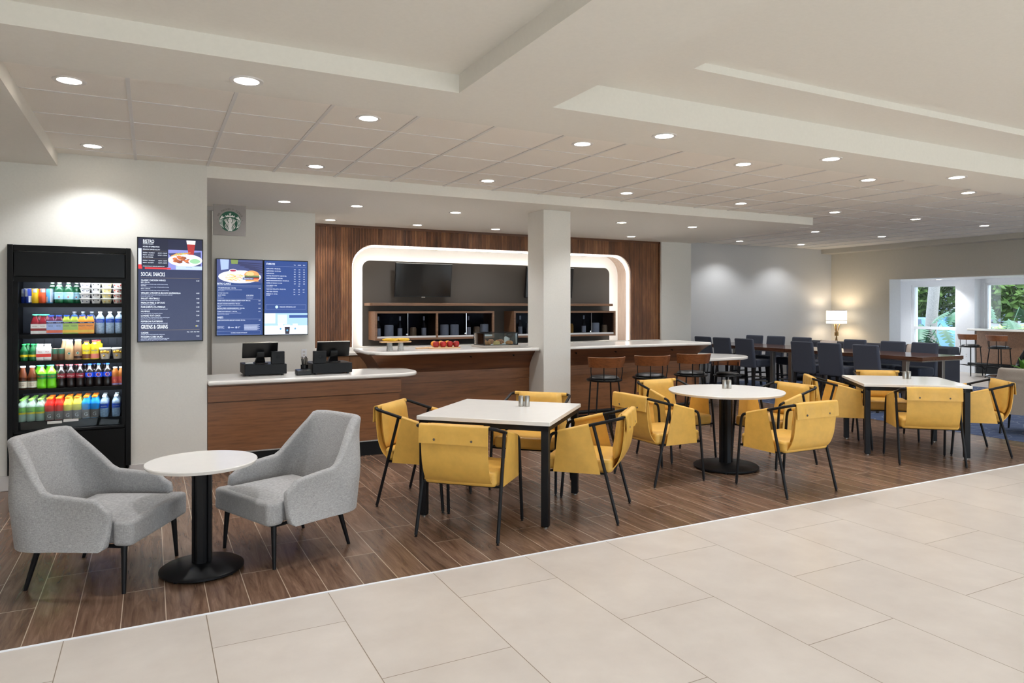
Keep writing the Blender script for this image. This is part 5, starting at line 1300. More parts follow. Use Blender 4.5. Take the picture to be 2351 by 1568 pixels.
put('latte', 150, Z3, 'latte bottle behind the coffee cans on the third cooler shelf', g, y=7.63)
put('choc', 198.6, Z3, 'yellow chocolate milk bottle with brown cap on the third cooler shelf', g)
put('straw', 217.5, Z3, 'yellow strawberry milk bottle with red cap, front one on the third shelf', g)
put('straw', 226, Z3, 'yellow strawberry milk bottle with red cap, behind the front one', g, y=7.60)
put('parfait', 241.5, Z3, 'fruit parfait cup on the third cooler shelf, left one', g); put('parfait', 270.5, Z3, 'granola parfait cup on the third cooler shelf, right one', g)
g = 'bottles on the fourth cooler shelf'
pair('tea', (52.5, 74.5), Z4, 'brown iced tea bottle with white cap on the fourth cooler shelf', g)
pair('dew', (96.5, 119), Z4, 'bright lime soda bottle on the fourth cooler shelf', g)
pair('drp', (141, 163, 184), Z4, 'dark soda bottle with maroon label on the fourth cooler shelf', g)
pair('cola', (206, 226.5, 247), Z4, 'dark cola bottle with cobalt label on the fourth cooler shelf', g)
pair('fruit', (264.5, 279), Z4, 'small amber fruit juice bottle on the fourth cooler shelf', g)
for q, (k, px) in enumerate((('dew', 89), ('dew', 112), ('drp', 132), ('drp', 155), ('drp', 176), ('cola', 196), ('cola', 217), ('cola', 240))):
    put(k, px, Z4, 'soda bottle in the second row of the fourth shelf, %s from the left' % ORD[q], 'second row bottles on the fourth cooler shelf', y=7.605)
g = 'bottles on the cooler deck'
dk_ = [('lime', 49.5), ('lime', 70.5), ('lime', 92), ('sport_red', 113.8), ('sport_red', 135), ('sport_yellow', 156), ('sport_yellow', 177), ('sport_blue', 198), ('sport_blue', 217.5), ('waterlow', 239), ('waterlow', 266.5)]
dn = {'lime': 'clear lime soda bottle', 'sport_red': 'red sports drink bottle', 'sport_yellow': 'yellow sports drink bottle', 'sport_blue': 'blue sports drink bottle', 'waterlow': 'clear water bottle'}
rows = ('front row', 'second row', 'third row', 'fourth row', 'fifth row')
cnt = {}
for q, (k, px) in enumerate(dk_):
    x = xat(px, 7.485)
    for r_ in range(5):
        if r_ == 4 and k != 'lime': continue
        side = cnt.setdefault(k, 0)
        nm = ('left', 'middle', 'right')[side] if k == 'lime' else ('left', 'right')[side]
        put(k, 0, Z5, '%s on the cooler deck, %s column, %s' % (dn[k], nm, rows[r_]), g, y=7.485 + 0.083*r_, x=x)
    cnt[k] += 1
# ------------------------------------------------------------------ menu screens
SW = emat('scr_white', (236, 244, 255), 1.0); SG = emat('scr_grey', (150, 160, 190), 1.0); SGo = emat('scr_gold', (150, 130, 90), 0.8)
def E_(n, c, s=1.0): return emat('scr_' + n, c, s)
class Screen:
    def __init__(s, name, label, x0, x1, z0, z1, yf, back, bg, group=None):
        s.t = thing(name, label, 'screen', (0, 0, 0), 0, group); s.b = 0.010
        MB().box(x0, x1, yf, back, z0, z1).build('housing', 'bezel', s.t, bevel=0.003)
        s.x0, s.x1, s.z0, s.z1, s.y = x0 + s.b, x1 - s.b, z0 + s.b, z1 - s.b, yf - 0.0006
        s.w = s.x1 - s.x0; s.h = s.z1 - s.z0
        MB().rect(s.x0, s.x1, s.z0, s.z1, y=s.y).build('display', bg, s.t); s.y -= 0.0004
        s.L = {}
    def X(s, u): return s.x0 + u*s.w
    def Z(s, v): return s.z1 - v*s.h
    def layer(s, part):
        if part not in s.L: s.L[part] = (MB(), [], s.y); s.y -= 0.0004
        return s.L[part]
    def mat(s, part, m):
        mb, ms, y = s.layer(part)
        if m not in ms: ms.append(m)
        return ms.index(m)
    def text(s, st, u, v, size, m=None, xs=0.8, align='LEFT', part='menu_text'):
        i = s.mat(part, m or SW); mb, ms, y = s.L[part]; mb.text(st, s.X(u), s.Z(v), size, y=y, mat=i, xs=xs, align=align)
    def rect(s, u0, u1, v0, v1, m, part, dy=0.0):
        i = s.mat(part, m); mb, ms, y = s.L[part]; mb.rect(s.X(u0), s.X(u1), s.Z(v1), s.Z(v0), y=y-dy, mat=i)
    def disc(s, u, v, ru, rv, m, part, dy=0.0, a0=0.0, a1=2*PI):
        i = s.mat(part, m); mb, ms, y = s.L[part]; mb.disc(s.X(u), s.Z(v), ru*s.w, rv*s.h, y=y-dy, mat=i, n=24, a0=a0, a1=a1)
    def poly(s, pts, m, part, dy=0.0):
        i = s.mat(part, m); mb, ms, y = s.L[part]; mb.add([(s.X(u), y-dy, s.Z(v)) for u, v in pts], [tuple(range(len(pts)))], i)
    def frame(s, u0, u1, v0, v1, m, part='rules', t=0.0012):
        a = t/s.w; b = t/s.h
        for q in ((u0, u1, v0, v0+b), (u0, u1, v1-b, v1), (u0, u0+a, v0, v1), (u1-a, u1, v0, v1)): s.rect(*q, m, part)
    def done(s):
        for part, (mb, ms, y) in s.L.items(): mb.build(part, ms, s.t, smooth=0)
navyA = E_('navy_a', (26, 32, 66)); navyB = E_('navy_b', (30, 54, 108)); navyC = E_('navy_c', (34, 60, 118))
# left screen: all-day menu
S = Screen('menu_screen', 'tall menu screen on the left wall showing SOCIAL SNACKS and a plate of wings', -0.112, 0.447, 1.261, 2.236, 7.33, 7.3785, navyA)
p = 'wings_photo'
S.rect(0, 1, 0, 0.30, E_('dusk', (24, 26, 52)), p); S.rect(0.44, 1, 0.105, 0.30, E_('lilac', (120, 124, 186)), p, 0.0001); S.rect(0, 0.06, 0.10, 0.26, E_('pale_lilac', (190, 196, 232)), p, 0.0001)
S.poly([(0.46, 0.14), (0.98, 0.12), (0.98, 0.27), (0.6, 0.27)], E_('slate', (52, 56, 96)), p, 0.0002)
S.disc(0.73, 0.205, 0.275, 0.062, E_('plate', (226, 230, 246)), p, 0.0003); S.disc(0.73, 0.200, 0.235, 0.046, E_('plate2', (196, 200, 224)), p, 0.0004)
rnd = random.Random(2)
for k in range(16):
    u = 0.56 + 0.22*rnd.random(); v = 0.165 + 0.06*rnd.random()
    S.disc(u, v, 0.035 + 0.012*rnd.random(), 0.013, E_('wing%d' % (k % 3), ((150, 76, 40), (186, 104, 56), (120, 58, 34))[k % 3]), p, 0.0005 + 0.00002*k)
for k in range(7):
    u = 0.50 + 0.035*k; S.poly([(u, 0.165-0.004*k), (u+0.10, 0.135-0.002*k), (u+0.105, 0.143-0.002*k), (u+0.01, 0.172-0.004*k)], E_('veg%d' % (k % 2), ((222, 124, 52), (150, 190, 110))[k % 2]), p, 0.0009 + 0.00002*k)
S.disc(0.885, 0.215, 0.105, 0.032, E_('plate', (226, 230, 246)), p, 0.0012); S.disc(0.885, 0.213, 0.085, 0.024, E_('dip', (134, 182, 140)), p, 0.0013)
S.poly([(0.755, 0.03), (0.89, 0.03), (0.865, 0.148), (0.78, 0.148)], E_('beer', (150, 40, 40)), p, 0.0004); S.poly([(0.748, 0.008), (0.895, 0.008), (0.888, 0.045), (0.757, 0.045)], E_('foam', (238, 230, 226)), p, 0.0005)
S.rect(0, 0.06, 0.255, 0.298, E_('tomato', (196, 40, 44)), p, 0.0005); S.rect(0.10, 0.5, 0.282, 0.298, E_('tomato', (196, 40, 44)), p, 0.0003); S.rect(0.58, 1.0, 0.262, 0.298, E_('caption', (170, 186, 232)), p, 0.0015)
S.rect(0.05, 0.46, 0.0, 0.278, E_('box_navy', (20, 22, 44)), p, 0.0016)
S.y -= 0.002
S.text('BISTRO', 0.07, 0.046, 0.046, xs=0.62); S.text('CRAFTED CLASSICS', 0.07, 0.060, 0.013, xs=0.75); S.text('HOURS OF OPERATION', 0.07, 0.088, 0.017, xs=0.75)
S.text('BREAKFAST SERVED ALL DAY', 0.07, 0.113, 0.0145, xs=0.75); S.text('ALL DAY DINING', 0.07, 0.188, 0.0145, xs=0.75)
for v, a, b in ((0.146, 'SUNDAY - THURSDAY', '6:00 AM - 11:00 AM'), (0.167, 'FRIDAY - SATURDAY', '6:30 AM - 11:30 AM'), (0.221, 'SUNDAY - THURSDAY', '4:00 PM - 11:00 PM'), (0.242, 'FRIDAY - SATURDAY', '4:00 PM - 11:00 PM')):
    S.text(a, 0.07, v, 0.0135, xs=0.72); S.text(b, 0.44, v, 0.0135, xs=0.68, align='RIGHT')
S.text('STARBUCKS SPECIALTY BEVERAGES SERVED ALL DAY', 0.07, 0.275, 0.0105, xs=0.72); S.text('SOCIAL WINGS', 0.79, 0.277, 0.010, E_('ink', (60, 80, 150)), align='CENTER')
for v in (0.121, 0.197): S.rect(0.07, 0.44, v, v+0.0012, SGo, 'rules')
S.text('SOCIAL SNACKS', 0.04, 0.368, 0.052, xs=0.52); S.rect(0.04, 0.96, 0.384, 0.3855, SGo, 'rules')
S.text('GREENS & GRAINS', 0.04, 0.880, 0.052, xs=0.52); S.rect(0.04, 0.96, 0.892, 0.8935, SGo, 'rules')
S.disc(0.905, 0.857, 0.009, 0.0055, E_('dot_yellow', (244, 224, 90)), 'dots'); S.disc(0.93, 0.857, 0.009, 0.0055, SG, 'dots')
for v, a, c in ((0.415, 'CLASSIC CHICKEN WINGS', '15.00'), (0.538, 'GRILLED CHICKEN & BACON QUESADILLA', '14.50'), (0.592, 'SKILLET MEATBALLS', '14.00'), (0.634, 'FRENCH FRIES & DIP DUO', '9.00'), (0.676, 'MARGHERITA FLATBREAD', '13.00'), (0.718, 'HUMMUS', '10.50'), (0.759, 'LOADED TOT-CHOS', '13.00'), (0.815, 'PEPPERONI FLATBREAD', '14.50'), (0.925, 'CAESAR', ''), (0.965, 'MODERN COBB SALAD', '14.50')):
    S.text(a, 0.04, v, 0.0205, xs=0.84); S.text(c, 0.955, v-0.002, 0.015, xs=0.85, align='RIGHT')
for v, a in ((0.433, 'BBQ / 1020 CAL'), (0.463, 'BUFFALO'), (0.495, 'SPICY / 1020 CAL')): S.text(a, 0.04, v, 0.013, xs=0.8)
for v, a in ((0.450, 'choice of bone-in or boneless wings, with blue cheese dressing'), (0.478, 'choice of bone-in or boneless wings, with green goddess dressing'), (0.510, 'choice of bone-in or boneless wings, with green goddess dressing'), (0.554, 'jack and white cheddar cheese, garlic aioli, green chiles, green onions with'), (0.567, 'tomato salsa, avocado mash'), (0.608, 'pomodoro sauce and parmesan, garlic toast'), (0.650, 'garlic aioli & green goddess ranch'), (0.692, 'oven-roasted tomatoes, jack and parmesan cheeses, fresh basil'), (0.734, 'oven-roasted tomatoes, crisp vegetables, flatbread'), (0.775, 'tater tots, jack cheese, chili-lime seasoning, buffalo ranch and green'), (0.788, 'goddess dressing, green chile, green onions, bacon'), (0.831, 'oven-roasted tomatoes, jack and parmesan cheeses, fresh basil'), (0.940, 'parmesan, olive oil toasted breadcrumbs, creamy caesar'), (0.980, 'grilled chicken, applewood smoked bacon, hard cooked egg, grape'), (0.992, 'tomatoes, avocado mash, gorgonzola, green goddess dressing')):
    S.text(a, 0.04, v, 0.0112, E_('scr_soft', (200, 210, 235)), xs=0.78)
S.text('FULL - 13.00   HALF - 8.00', 0.955, 0.920, 0.013, xs=0.75, align='RIGHT')
S.done()
# middle screen: burger
S = Screen('menu_screen', 'menu screen on the wall behind the tills showing a burger and BISTRO CLASSICS', 0.722, 1.283, 1.228, 2.198, 9.45, 9.4985, navyB, 'twin menu screens')
p = 'burger_photo'
S.rect(0, 1, 0, 0.30, E_('board_blue', (58, 66, 110)), p)
for k in range(5): S.poly([(0.30 + 0.12*k, 0.02+0.02*k), (1.0, 0.04+0.03*k), (1.0, 0.055+0.03*k), (0.28 + 0.1*k, 0.04+0.02*k)], E_('plank_dusk', (44, 48, 84)), p, 0.0001+0.00002*k)
S.poly([(0.07, 0.0), (0.26, 0.0), (0.25, 0.125), (0.09, 0.14)], E_('ice_glass', (150, 168, 214)), p, 0.0003); S.poly([(0.30, 0.0), (0.46, 0.0), (0.45, 0.055), (0.31, 0.055)], E_('lime_drink', (110, 128, 70)), p, 0.0003)
S.disc(0.50, 0.225, 0.47, 0.085, E_('plate', (226, 230, 246)), p, 0.0005); S.disc(0.50, 0.22, 0.41, 0.066, E_('plate2', (196, 200, 224)), p, 0.0006)
S.disc(0.35, 0.145, 0.09, 0.020, E_('plate', (226, 230, 246)), p, 0.0007); S.disc(0.35, 0.144, 0.07, 0.014, E_('ketchup', (150, 40, 70)), p, 0.0008)
for k in range(34):
    u = 0.16 + 0.36*rnd.random(); v = 0.19 + 0.075*rnd.random(); a = rnd.random()*2 - 0.6
    S.poly([(u, v), (u+0.11*math.cos(a), v+0.022*math.sin(a)), (u+0.11*math.cos(a), v+0.022*math.sin(a)+0.008), (u, v+0.008)], E_('fry%d' % (k % 3), ((226, 184, 110), (206, 158, 86), (240, 206, 140))[k % 3]), p, 0.0009 + 0.00001*k)
S.disc(0.76, 0.205, 0.17, 0.066, E_('bun', (206, 144, 88)), p, 0.0014, 0, PI); S.disc(0.72, 0.185, 0.09, 0.030, E_('bun_light', (230, 178, 120)), p, 0.0015)
S.rect(0.60, 0.93, 0.205, 0.225, E_('lettuce', (90, 116, 74)), p, 0.0015); S.rect(0.60, 0.93, 0.222, 0.245, E_('patty', (78, 52, 44)), p, 0.0016); S.rect(0.60, 0.93, 0.243, 0.256, E_('tomato2', (196, 72, 50)), p, 0.0017); S.rect(0.62, 0.91, 0.255, 0.285, E_('bun', (206, 144, 88)), p, 0.0016)
S.rect(0.56, 0.80, 0.235, 0.262, E_('caption2', (60, 72, 120)), p, 0.0019)
S.y -= 0.0024
S.text('BUFFALO FRIED CHICKEN', 0.68, 0.253, 0.013, xs=0.7, align='CENTER'); S.text('BISTRO CLASSICS', 0.01, 0.332, 0.034, xs=0.6); S.rect(0.01, 0.97, 0.343, 0.345, SG, 'rules'); S.frame(0.02, 0.965, 0.36, 0.525, SG)
for v, a, c in ((0.382, 'THE BISTRO BURGER / 1310 CAL', '16.00'), (0.548, 'THREE-CHEESE GRILLED CHEESE & TOMATO SOUP / 890 CAL', '13.00'), (0.590, 'GRILLED CHICKEN SANDWICH / 780 CAL', '15.00'), (0.649, 'BUFFALO FRIED CHICKEN SANDWICH / 1010 CAL', '15.50'), (0.692, 'TURKEY AVOCADO B.L.T. / 990 CAL', '15.00'), (0.809, 'DARK CHOCOLATE & SEA SALT COOKIE / 390 CAL', '4.00')):
    S.text(a, 0.03 if v < 0.4 else 0.01, v, 0.0175, xs=0.82); S.text(c, 0.955, v, 0.0145, xs=0.85, align='RIGHT')
for v, a in ((0.448, 'CHOOSE YOUR OWN'), (0.475, '$2 PER TOPPING')): S.text(a, 0.03, v, 0.0135, xs=0.85)
S.text('$1 PER TOPPING', 0.64, 0.475, 0.0135, xs=0.85); S.text('SWEETS', 0.01, 0.776, 0.032, xs=0.6); S.rect(0.01, 0.97, 0.787, 0.789, SG, 'rules')
for v, a in ((0.402, 'aged white cheddar, lettuce, tomato and garlic aioli on a brioche roll, with french'), (0.416, 'fries or arugula salad'), (0.495, 'Add bacon'), (0.512, 'Add avocado mash'), (0.565, 'white cheddar, jack cheese, parmesan on sourdough bread, classic tomato soup'), (0.608, 'aged white cheddar, lettuce, tomato + garlic aioli on a brioche roll, with french fries or'), (0.622, 'arugula salad'), (0.666, 'gorgonzola crumbles, coleslaw on a brioche roll, with french fries or arugula salad'), (0.709, 'applewood smoked bacon, romaine, tomato, roasted garlic aioli on Texas toasted'), (0.724, 'bread, with french fries or arugula salad'), (0.884, 'GUESTS WITH FOOD'), (0.897, 'ALLERGIES PLEASE'), (0.910, 'INFORM A MANAGER')):
    S.text(a, 0.03 if v < 0.54 else 0.01, v, 0.0108, E_('scr_soft', (200, 210, 235)), xs=0.78)
for v, a in ((0.495, 'Add caramelized onions'), (0.512, 'Add pickled jalapenos')): S.text(a, 0.64, v, 0.0108, E_('scr_soft', (200, 210, 235)), xs=0.8)
for k in range(9): S.rect(0.59, 0.94 - 0.03*(k % 3), 0.862 + 0.0085*k, 0.865 + 0.0085*k, E_('scr_soft', (200, 210, 235), 0.8), 'fine_print')
for u in (0.26, 0.42): S.disc(u, 0.897, 0.022, 0.013, SG, 'badges')
S.text('VEGETARIAN', 0.295, 0.901, 0.010, xs=0.7); S.text('GLUTEN', 0.455, 0.894, 0.010, xs=0.7); S.text('FREE', 0.455, 0.906, 0.010, xs=0.7)
S.frame(0.0, 0.955, 0.945, 0.992, SG); S.text('KIDS MENU AVAILABLE UPON REQUEST', 0.48, 0.974, 0.0135, xs=0.8, align='CENTER')
S.done()
# right screen: coffee
S = Screen('menu_screen', 'menu screen on the wall behind the tills listing coffee drinks above a photo of cups', 1.287, 1.845, 1.228, 2.198, 9.45, 9.4985, navyC, 'twin menu screens')
S.text('STARBUCKS', 0.04, 0.055, 0.034, xs=0.58); S.rect(0.04, 0.97, 0.075, 0.0765, SG, 'rules')
for u, a in ((0.70, 'TALL'), (0.81, 'GRANDE'), (0.92, 'VENTI')): S.text(a, u, 0.055, 0.013, xs=0.8, align='CENTER')
for k, (a, c) in enumerate((('CAFFE LATTE / 190-250 CAL', '4.50 5.00 5.50'), ('CAPPUCCINO / 110-170 CAL', '4.50 5.00 5.50'), ('CAFFE MOCHA', '4.95 5.50 5.95'), ('CARAMEL MACCHIATTO / 250-310 CAL', '5.00 5.75 6.00'), ('CAFFE AMERICANO / 10-25 CAL', '3.50 4.00 4.50'), ('WHITE CHOCOLATE MOCHA / 340-520 CAL', '5.00 5.75 6.00'), ('COFFEE OF THE DAY / 5-5 CAL', '3.00 3.50 4.00'))):
    v = 0.113 + 0.0325*k; S.text(a, 0.04, v, 0.0175, xs=0.82)
    for u, q in zip((0.70, 0.81, 0.92), c.split()): S.text(q, u, v+0.006, 0.0155, xs=0.8, align='CENTER')
for v, a, c in ((0.341, 'COLD BREW / 5 CAL', '- 4.75 -'), (0.390, 'TAZO CHAI TEA LATTE / 190-310 CAL', '4.95 5.25 5.75'), (0.423, 'TAZO TEA / 10-20 CAL', '3.00 3.50 4.00'), (0.456, 'ESPRESSO / 5 - 10 CAL', '3.00 3.50 -')):
    S.text(a, 0.04, v, 0.0175, xs=0.82)
    for u, q in zip((0.69, 0.80, 0.91), c.split()):
        if q != '-': S.text(q, u, v+0.004, 0.0155, xs=0.8, align='CENTER')
S.text('limited daily availability', 0.04, 0.358, 0.0108, xs=0.8); S.text('solo / doppio', 0.04, 0.472, 0.0108, xs=0.8)
S.frame(0.03, 0.965, 0.595, 0.657, SG); S.disc(0.28, 0.626, 0.034, 0.020, E_('pale_mint', (176, 214, 232)), 'badges'); S.text('STARBUCKS\u00ae  COFFEE SERVED ALL DAY', 0.345, 0.632, 0.017, xs=0.66)
p = 'cups_photo'
S.rect(0, 1, 0.71, 1.0, E_('sky_pale', (150, 184, 240)), p); S.rect(0, 1, 0.88, 1.0, E_('table_pale', (214, 226, 250)), p, 0.0001); S.rect(0.0, 0.25, 0.71, 0.85, E_('mist', (196, 208, 232)), p, 0.0001); S.rect(0.30, 0.52, 0.73, 0.86, E_('mist2', (190, 208, 244)), p, 0.0001); S.rect(0.57, 1.0, 0.735, 0.775, E_('caption3', (44, 70, 130)), p, 0.0003)
for u, w_, v0, v1, n_, c in ((0.16, 0.04, 0.88, 0.93, 'cup_ice', (232, 240, 255)), (0.37, 0.06, 0.85, 0.975, 'cup_paper', (226, 234, 252)), (0.71, 0.06, 0.855, 0.97, 'cup_paper', (226, 234, 252)), (0.525, 0.065, 0.875, 0.995, 'cold_coffee', (40, 34, 44))):
    S.poly([(u-w_, v0), (u+w_, v0), (u+w_*0.72, v1), (u-w_*0.72, v1)], E_(n_, c), p, 0.0004)
    if w_ > 0.05: S.disc(u, (v0+v1)/2+0.01, 0.022, 0.014, E_('cup_mark', (80, 140, 180)), p, 0.0005)
S.poly([(0.46, 0.868), (0.59, 0.868), (0.592, 0.90), (0.458, 0.90)], E_('ice_top', (206, 216, 236)), p, 0.0006)
S.y -= 0.0010
S.text('TRY STARBUCKS', 0.60, 0.760, 0.013, xs=0.7)
S.done()

# ------------------------------------------------------------------ hanging sign on the wall end
t = thing('projecting_sign', 'square grey sign with green round emblem and WE PROUDLY SERVE lettering', 'sign', (0.693, 7.42, 2.444))
MB().box(-0.15, 0.15, -0.009, 0.009, -0.151, 0.151).build('panel', 'sign', t, bevel=0.002)
MB().box(-0.208, -0.15, -0.006, 0.006, 0.085, 0.125).build('arm', 'sign', t)
ex, ez, er = 0.002, -0.013, 0.100
MB().disc(ex, ez, er, er, y=-0.0100, n=48).build('emblem_disc', 'green', t)
m = MB()
def A(pts, y=-0.0108): m.add([(ex + a*er, y, ez + b*er) for a, b in pts], [tuple(range(len(pts)))])
def ribbon(pts, w, y=-0.0108):
    L = []; Rr = []
    for i, (a, b) in enumerate(pts):
        p0 = Vector(pts[max(i-1, 0)]); p1 = Vector(pts[min(i+1, len(pts)-1)]); d = (p1-p0).normalized(); n = Vector((-d.y, d.x)); ww = w if not isinstance(w, (list, tuple)) else w[0] + (w[1]-w[0])*i/(len(pts)-1)
        L.append((a + n.x*ww/2, b + n.y*ww/2)); Rr.append((a - n.x*ww/2, b - n.y*ww/2))
    for i in range(len(pts)-1): A([Rr[i], Rr[i+1], L[i+1], L[i]], y)
A([(0.19*math.cos(2*PI*k/24), 0.10 + 0.27*math.sin(2*PI*k/24)) for k in range(24)])                       # face
A([(0.145*math.sin(2*PI*k/10)*(1 if k % 2 == 0 else 0.42), 0.73 + 0.145*math.cos(2*PI*k/10)*(1 if k % 2 == 0 else 0.42)) for k in range(10)][::-1])   # star
A([(-0.40, 0.40), (-0.30, 0.42), (0, 0.46), (0.30, 0.42), (0.40, 0.40), (0.44, 0.62), (0.30, 0.52), (0.22, 0.66), (0.12, 0.55), (0, 0.60), (-0.12, 0.55), (-0.22, 0.66), (-0.30, 0.52), (-0.44, 0.62)])   # crown
for s_ in (-1, 1):
    for k, x in enumerate((0.26, 0.36, 0.46)):                                                           # wavy hair
        n_ = 16; top = 0.30 - 0.07*k; bot = -0.86 + 0.10*k
        ribbon([(s_*(x + 0.055*math.sin(2.6*PI*q/n_ + 0.6*k) - (0.06 if q/n_ > 0.5 else 0.06*2*q/n_)), top + (bot-top)*q/n_) for q in range(n_+1)], 0.055)
    for k in range(7):                                                                                   # striped tails at the rim
        y0 = 0.16 - 0.125*k; r0 = (max(0.0, 1 - y0*y0))**0.5 - 0.02
        ribbon([(s_*r0, y0), (s_*(r0-0.16), y0 + 0.045), (s_*(r0-0.30 + 0.02*k), y0 - 0.01), (s_*(r0-0.36 + 0.03*k), y0 - 0.07)], (0.07, 0.03))
    q_ = [(0.60, 0.30), (0.92, 0.20), (0.86, 0.34), (0.72, 0.58), (0.68, 0.42), (0.48, 0.44)]
    A([(s_*a, b) for a, b in (q_ if s_ > 0 else q_[::-1])])                                               # tail fins
A([(-0.16, -0.20), (-0.10, -0.14), (0.10, -0.14), (0.16, -0.20), (0.20, -0.40), (0.13, -0.60), (0.20, -0.96), (-0.20, -0.96), (-0.13, -0.60), (-0.20, -0.40)][::-1])   # torso
m.build('emblem_figure', 'signwhite', t, smooth=0)
m = MB()
for s_ in (-1, 1):
    ribbon([(s_*0.05, 0.16), (s_*0.09, 0.175), (s_*0.135, 0.16)], 0.022, -0.0114); ribbon([(s_*0.04, 0.22), (s_*0.10, 0.245), (s_*0.15, 0.21)], 0.016, -0.0114)
ribbon([(0.0, 0.15), (0.012, 0.05), (-0.01, 0.03)], 0.014, -0.0114); ribbon([(-0.05, -0.05), (0, -0.06), (0.05, -0.05)], 0.022, -0.0114)
m.build('emblem_lines', 'green', t, smooth=0)
m = MB(); st = 'WE PROUDLY SERVE'; n_ = len(st); rr = 0.113
for k, ch in enumerate(st):
    if ch == ' ': continue
    a = R(152 - 124*k/(n_-1)); X = Matrix.Translation((ex + rr*math.cos(a), -0.0100, ez + rr*math.sin(a))) @ Matrix.Rotation(-(a - PI/2), 4, 'Y')
    m.text(ch, 0, 0, 0.024, align='CENTER', X=X)
for a in (172, 8): m.disc(ex + 0.118*math.cos(R(a)), ez + 0.118*math.sin(R(a)), 0.003, 0.003, y=-0.0100, n=10)
m.text('TM', ex + 0.066, ez - 0.094, 0.006)
m.build('lettering', 'signtext', t, smooth=0)
# ------------------------------------------------------------------ window counter and outdoors
t = thing('window_counter', 'walnut window counter with white top at the right, behind two stools', 'counter', (0, 0, 0))
m = MB(); m.prism(rrect(17.50, 18.12, 6.2, 10.02, 0.03, 3), 1.04, 1.085); m.build('top', 'quartz', t, bevel=0.01)
MB().box(17.86, 18.08, 6.4, 9.99, 0.26, 1.04).build('front', 'cabwood', t)
MB().box(17.87, 18.08, 6.4, 9.99, 0.0, 0.26).build('plinth', 'black', t)
m = MB(); m.tube([(17.62, 6.4, 0.24), (17.62, 10.05, 0.24)], 0.03, 12); f = m.build('foot_rail', 'black', t)
for y in (9.75, 8.4, 7.0):
    m = MB(); m.tube(fillet([(17.62, y, 0.24), (17.75, y, 0.10), (17.87, y, 0.2)], 0.06, 4), 0.012, 8); m.build('bracket', 'black', f)
struct('ground_outdoor', MB().box(18.42, 60, -12, 40, -0.35, -0.15), 'ground')
struct('ground_planting', MB().box(18.42, 21.5, -2, 16, -0.2, -0.05), 'mulch')
struct('ground_entrance', MB().box(-30, 18.4, -30, -3.2, -0.12, -0.02), 'forecourt')  # unseen ground, kept pale to bounce daylight indoors
def leaf_shape(L, W, lobes):
    pts = [(0, 0)]
    for s in (1, -1):
        rng = range(lobes) if s == 1 else range(lobes-1, -1, -1)
        for k in rng:
            q = (k + 0.5)/lobes; y = L*(0.06 + 0.86*q); w = W*math.sin(PI*(0.16 + 0.78*q))**0.8
            a = [(s*0.22*w, y - 0.02*L), (s*w, y + 0.05*L), (s*0.82*w, y + 0.10*L)]
            pts += a if s == 1 else a[::-1]
        if s == 1: pts.append((0, L))
    return pts
rnd = random.Random(11)
def philodendron(loc, n, hgt, label, spread=1.0):
    t = thing('philodendron', label, 'plant', loc, 0, 'big leaved shrubs outside the windows')
    for k in range(n):
        a = 2*PI*(k*0.381) + rnd.random(); r = spread*(0.15 + 0.55*rnd.random()); h = hgt*(0.45 + 0.6*rnd.random())
        top = Vector((r*math.cos(a), r*math.sin(a), h)); m = MB()
        m.tube([(0.05*math.cos(a), 0.05*math.sin(a), 0), (top.x*0.45, top.y*0.45, h*0.62), tuple(top)], 0.011, 6)
        sh = leaf_shape(0.55 + 0.25*rnd.random(), 0.24, 7); L = max(p[1] for p in sh)
        tilt = R(20 + 40*rnd.random()); X = Matrix.Translation(top) @ Matrix.Rotation(a - PI/2, 4, 'Z') @ Matrix.Rotation(-tilt, 4, 'X')
        vs = []; fs = []
        mid = [(0, p[1]) for p in sh]
        vs = [X @ Vector((p[0], p[1], -0.10*abs(p[0])*2 - 0.12*(p[1]/L)**2)) for p in sh] + [X @ Vector((0, p[1], 0.0 - 0.12*(p[1]/L)**2)) for p in sh]
        n2 = len(sh)
        for i in range(n2): fs.append((i, (i+1) % n2, n2 + (i+1) % n2, n2 + i))
        m.add(vs, fs); m.build('leaf', 'leafd', t, smooth=60)
philodendron((20.0, 12.75, -0.1), 18, 1.2, 'large leaved dark shrub filling the lower half of the first window')
philodendron((20.2, 13.9, -0.1), 14, 1.35, 'large leaved dark shrub at the left edge of the first window')
philodendron((20.3, 10.7, -0.1), 6, 1.75, 'tall philodendron with one arching leaf in the right window', 1.3)
philodendron((21.8, 12.6, -0.1), 9, 2.0, 'tall philodendron leaf crossing the right side of the first window', 1.1)
def crown(loc, rx, ry, rz, n, name, label, cat, mat, size, trunk=None, group=None):
    t = thing(name, label, cat, loc, 0, group); m = MB()
    for k in range(n):
        while True:
            p = Vector((rnd.uniform(-1, 1), rnd.uniform(-1, 1), rnd.uniform(-1, 1)))
            if 0.25 < p.length < 1: break
        c = Vector((p.x*rx, p.y*ry, p.z*rz)); s = size*(0.6 + 0.8*rnd.random())
        u = Vector((rnd.uniform(-1, 1), rnd.uniform(-1, 1), rnd.uniform(-1, 1))).normalized(); v = u.orthogonal().normalized()
        m.add([c - u*s, c + v*s*0.45, c + u*s, c - v*s*0.45], [(0, 1, 2, 3)])
    m.build('foliage', mat, t, smooth=0)
    if trunk:
        q = MB(); q.tube(trunk, [0.14, 0.11, 0.08], 10); q.build('trunk', 'bark', t)
    return t
crown((28.0, 18.0, 2.9), 2.0, 1.75, 1.9, 4200, 'tree', 'leafy green tree behind the first window, around the palm trunk', 'tree', 'leaft', 0.17, [(0, 0, -3.3), (0.1, 0, -1.5), (0, 0.2, 0.3)], 'trees outside')
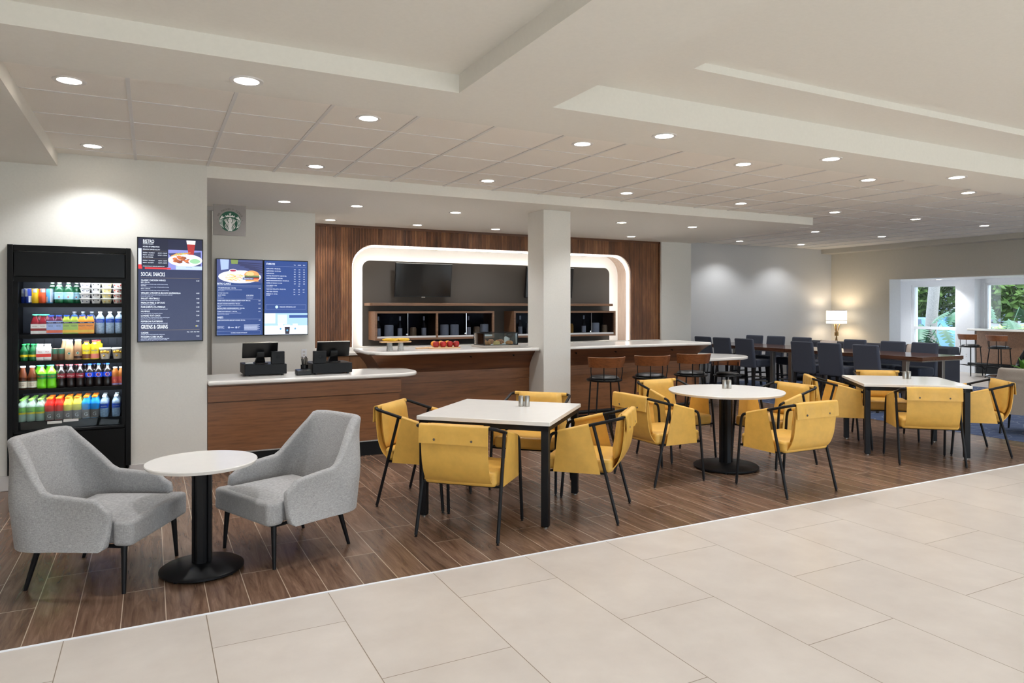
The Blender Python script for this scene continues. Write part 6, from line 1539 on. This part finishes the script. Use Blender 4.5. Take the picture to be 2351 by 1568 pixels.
crown((28.0, 14.4, 2.9), 2.0, 1.75, 1.8, 3600, 'tree', 'leafy green tree in the upper part of the right window', 'tree', 'leaft', 0.17, [(0, 0, -3.4), (0.1, 0, -1.5), (0, 0.1, 0.3)], 'trees outside')
t = thing('palm_trunk', 'pale rough palm trunk leaning slightly in the first window', 'tree', (23.6, 14.55, -0.15))
m = MB(); m.tube([(0.0, 0.2, 0), (0.0, 0.1, 1.5), (0, -0.05, 3.2), (0, -0.15, 6.0)], [0.19, 0.18, 0.17, 0.16], 16); m.build('trunk', 'bark', t)
crown((23.8, 12.0, 0.45), 0.7, 1.9, 0.62, 3200, 'hedge', 'low clipped green hedge seen through the right window', 'hedge', 'leafh', 0.09)
t = thing('building', 'white sided building with tall dark windows beyond the garden', 'building', (42, 18, -0.15))
MB().box(0, 6, -12, 14, 0, 7).build('wall', 'siding', t)
for k, y in enumerate((-9.5, -6.2, -2.9, 0.4, 3.7, 7.0, 10.3)):
    w = MB().box(-0.06, 0.0, y, y+1.3, 0.9, 3.0).build('window_frame', 'black', t); MB().box(-0.08, -0.06, y+0.08, y+1.22, 0.98, 2.92).build('pane', 'winglass', w)
m = MB()
for k in range(30): m.box(-0.03, 0.0, -12, 14, 0.15+0.23*k, 0.165+0.23*k)
m.build('siding_boards', 'base', t)
t = thing('car', 'blue parked car half hidden by leaves outside the first window', 'car', (25.8, 16.6, -0.15), R(82))
prof = [(-2.1, 0.25), (2.1, 0.25), (2.15, 0.62), (1.95, 0.80), (1.0, 0.92), (0.45, 1.38), (-1.0, 1.40), (-1.75, 0.98), (-2.1, 0.90)]
m = MB(); m.prism(prof[::1], -0.85, 0.85, ax='y'); m.build('body', 'car', t, bevel=0.06, seg=3)
for s in (-1, 1):
    q = MB(); q.prism([(-0.95, 0.96), (0.82, 0.96), (0.40, 1.32), (-0.92, 1.33)], s*0.852-0.004, s*0.852+0.004, ax='y'); q.build('side_window', 'winglass', t)
    for x in (-1.3, 1.35):
        q = MB(); q.lathe([(0.001, -0.1), (0.32, -0.1), (0.34, -0.06), (0.34, 0.06), (0.32, 0.1), (0.001, 0.1)], 24, X=Matrix.Translation((x, s*0.80, 0.34)) @ Matrix.Rotation(R(90), 4, 'X')); w = q.build('wheel', 'tyre', t)
        q = MB(); q.lathe([(0.001, 0), (0.19, 0), (0.001, 0.02)], 16, X=Matrix.Translation((x, s*0.90, 0.34)) @ Matrix.Rotation(R(90)*(1 if s < 0 else -1), 4, 'X')); q.build('hub', 'steel', w)
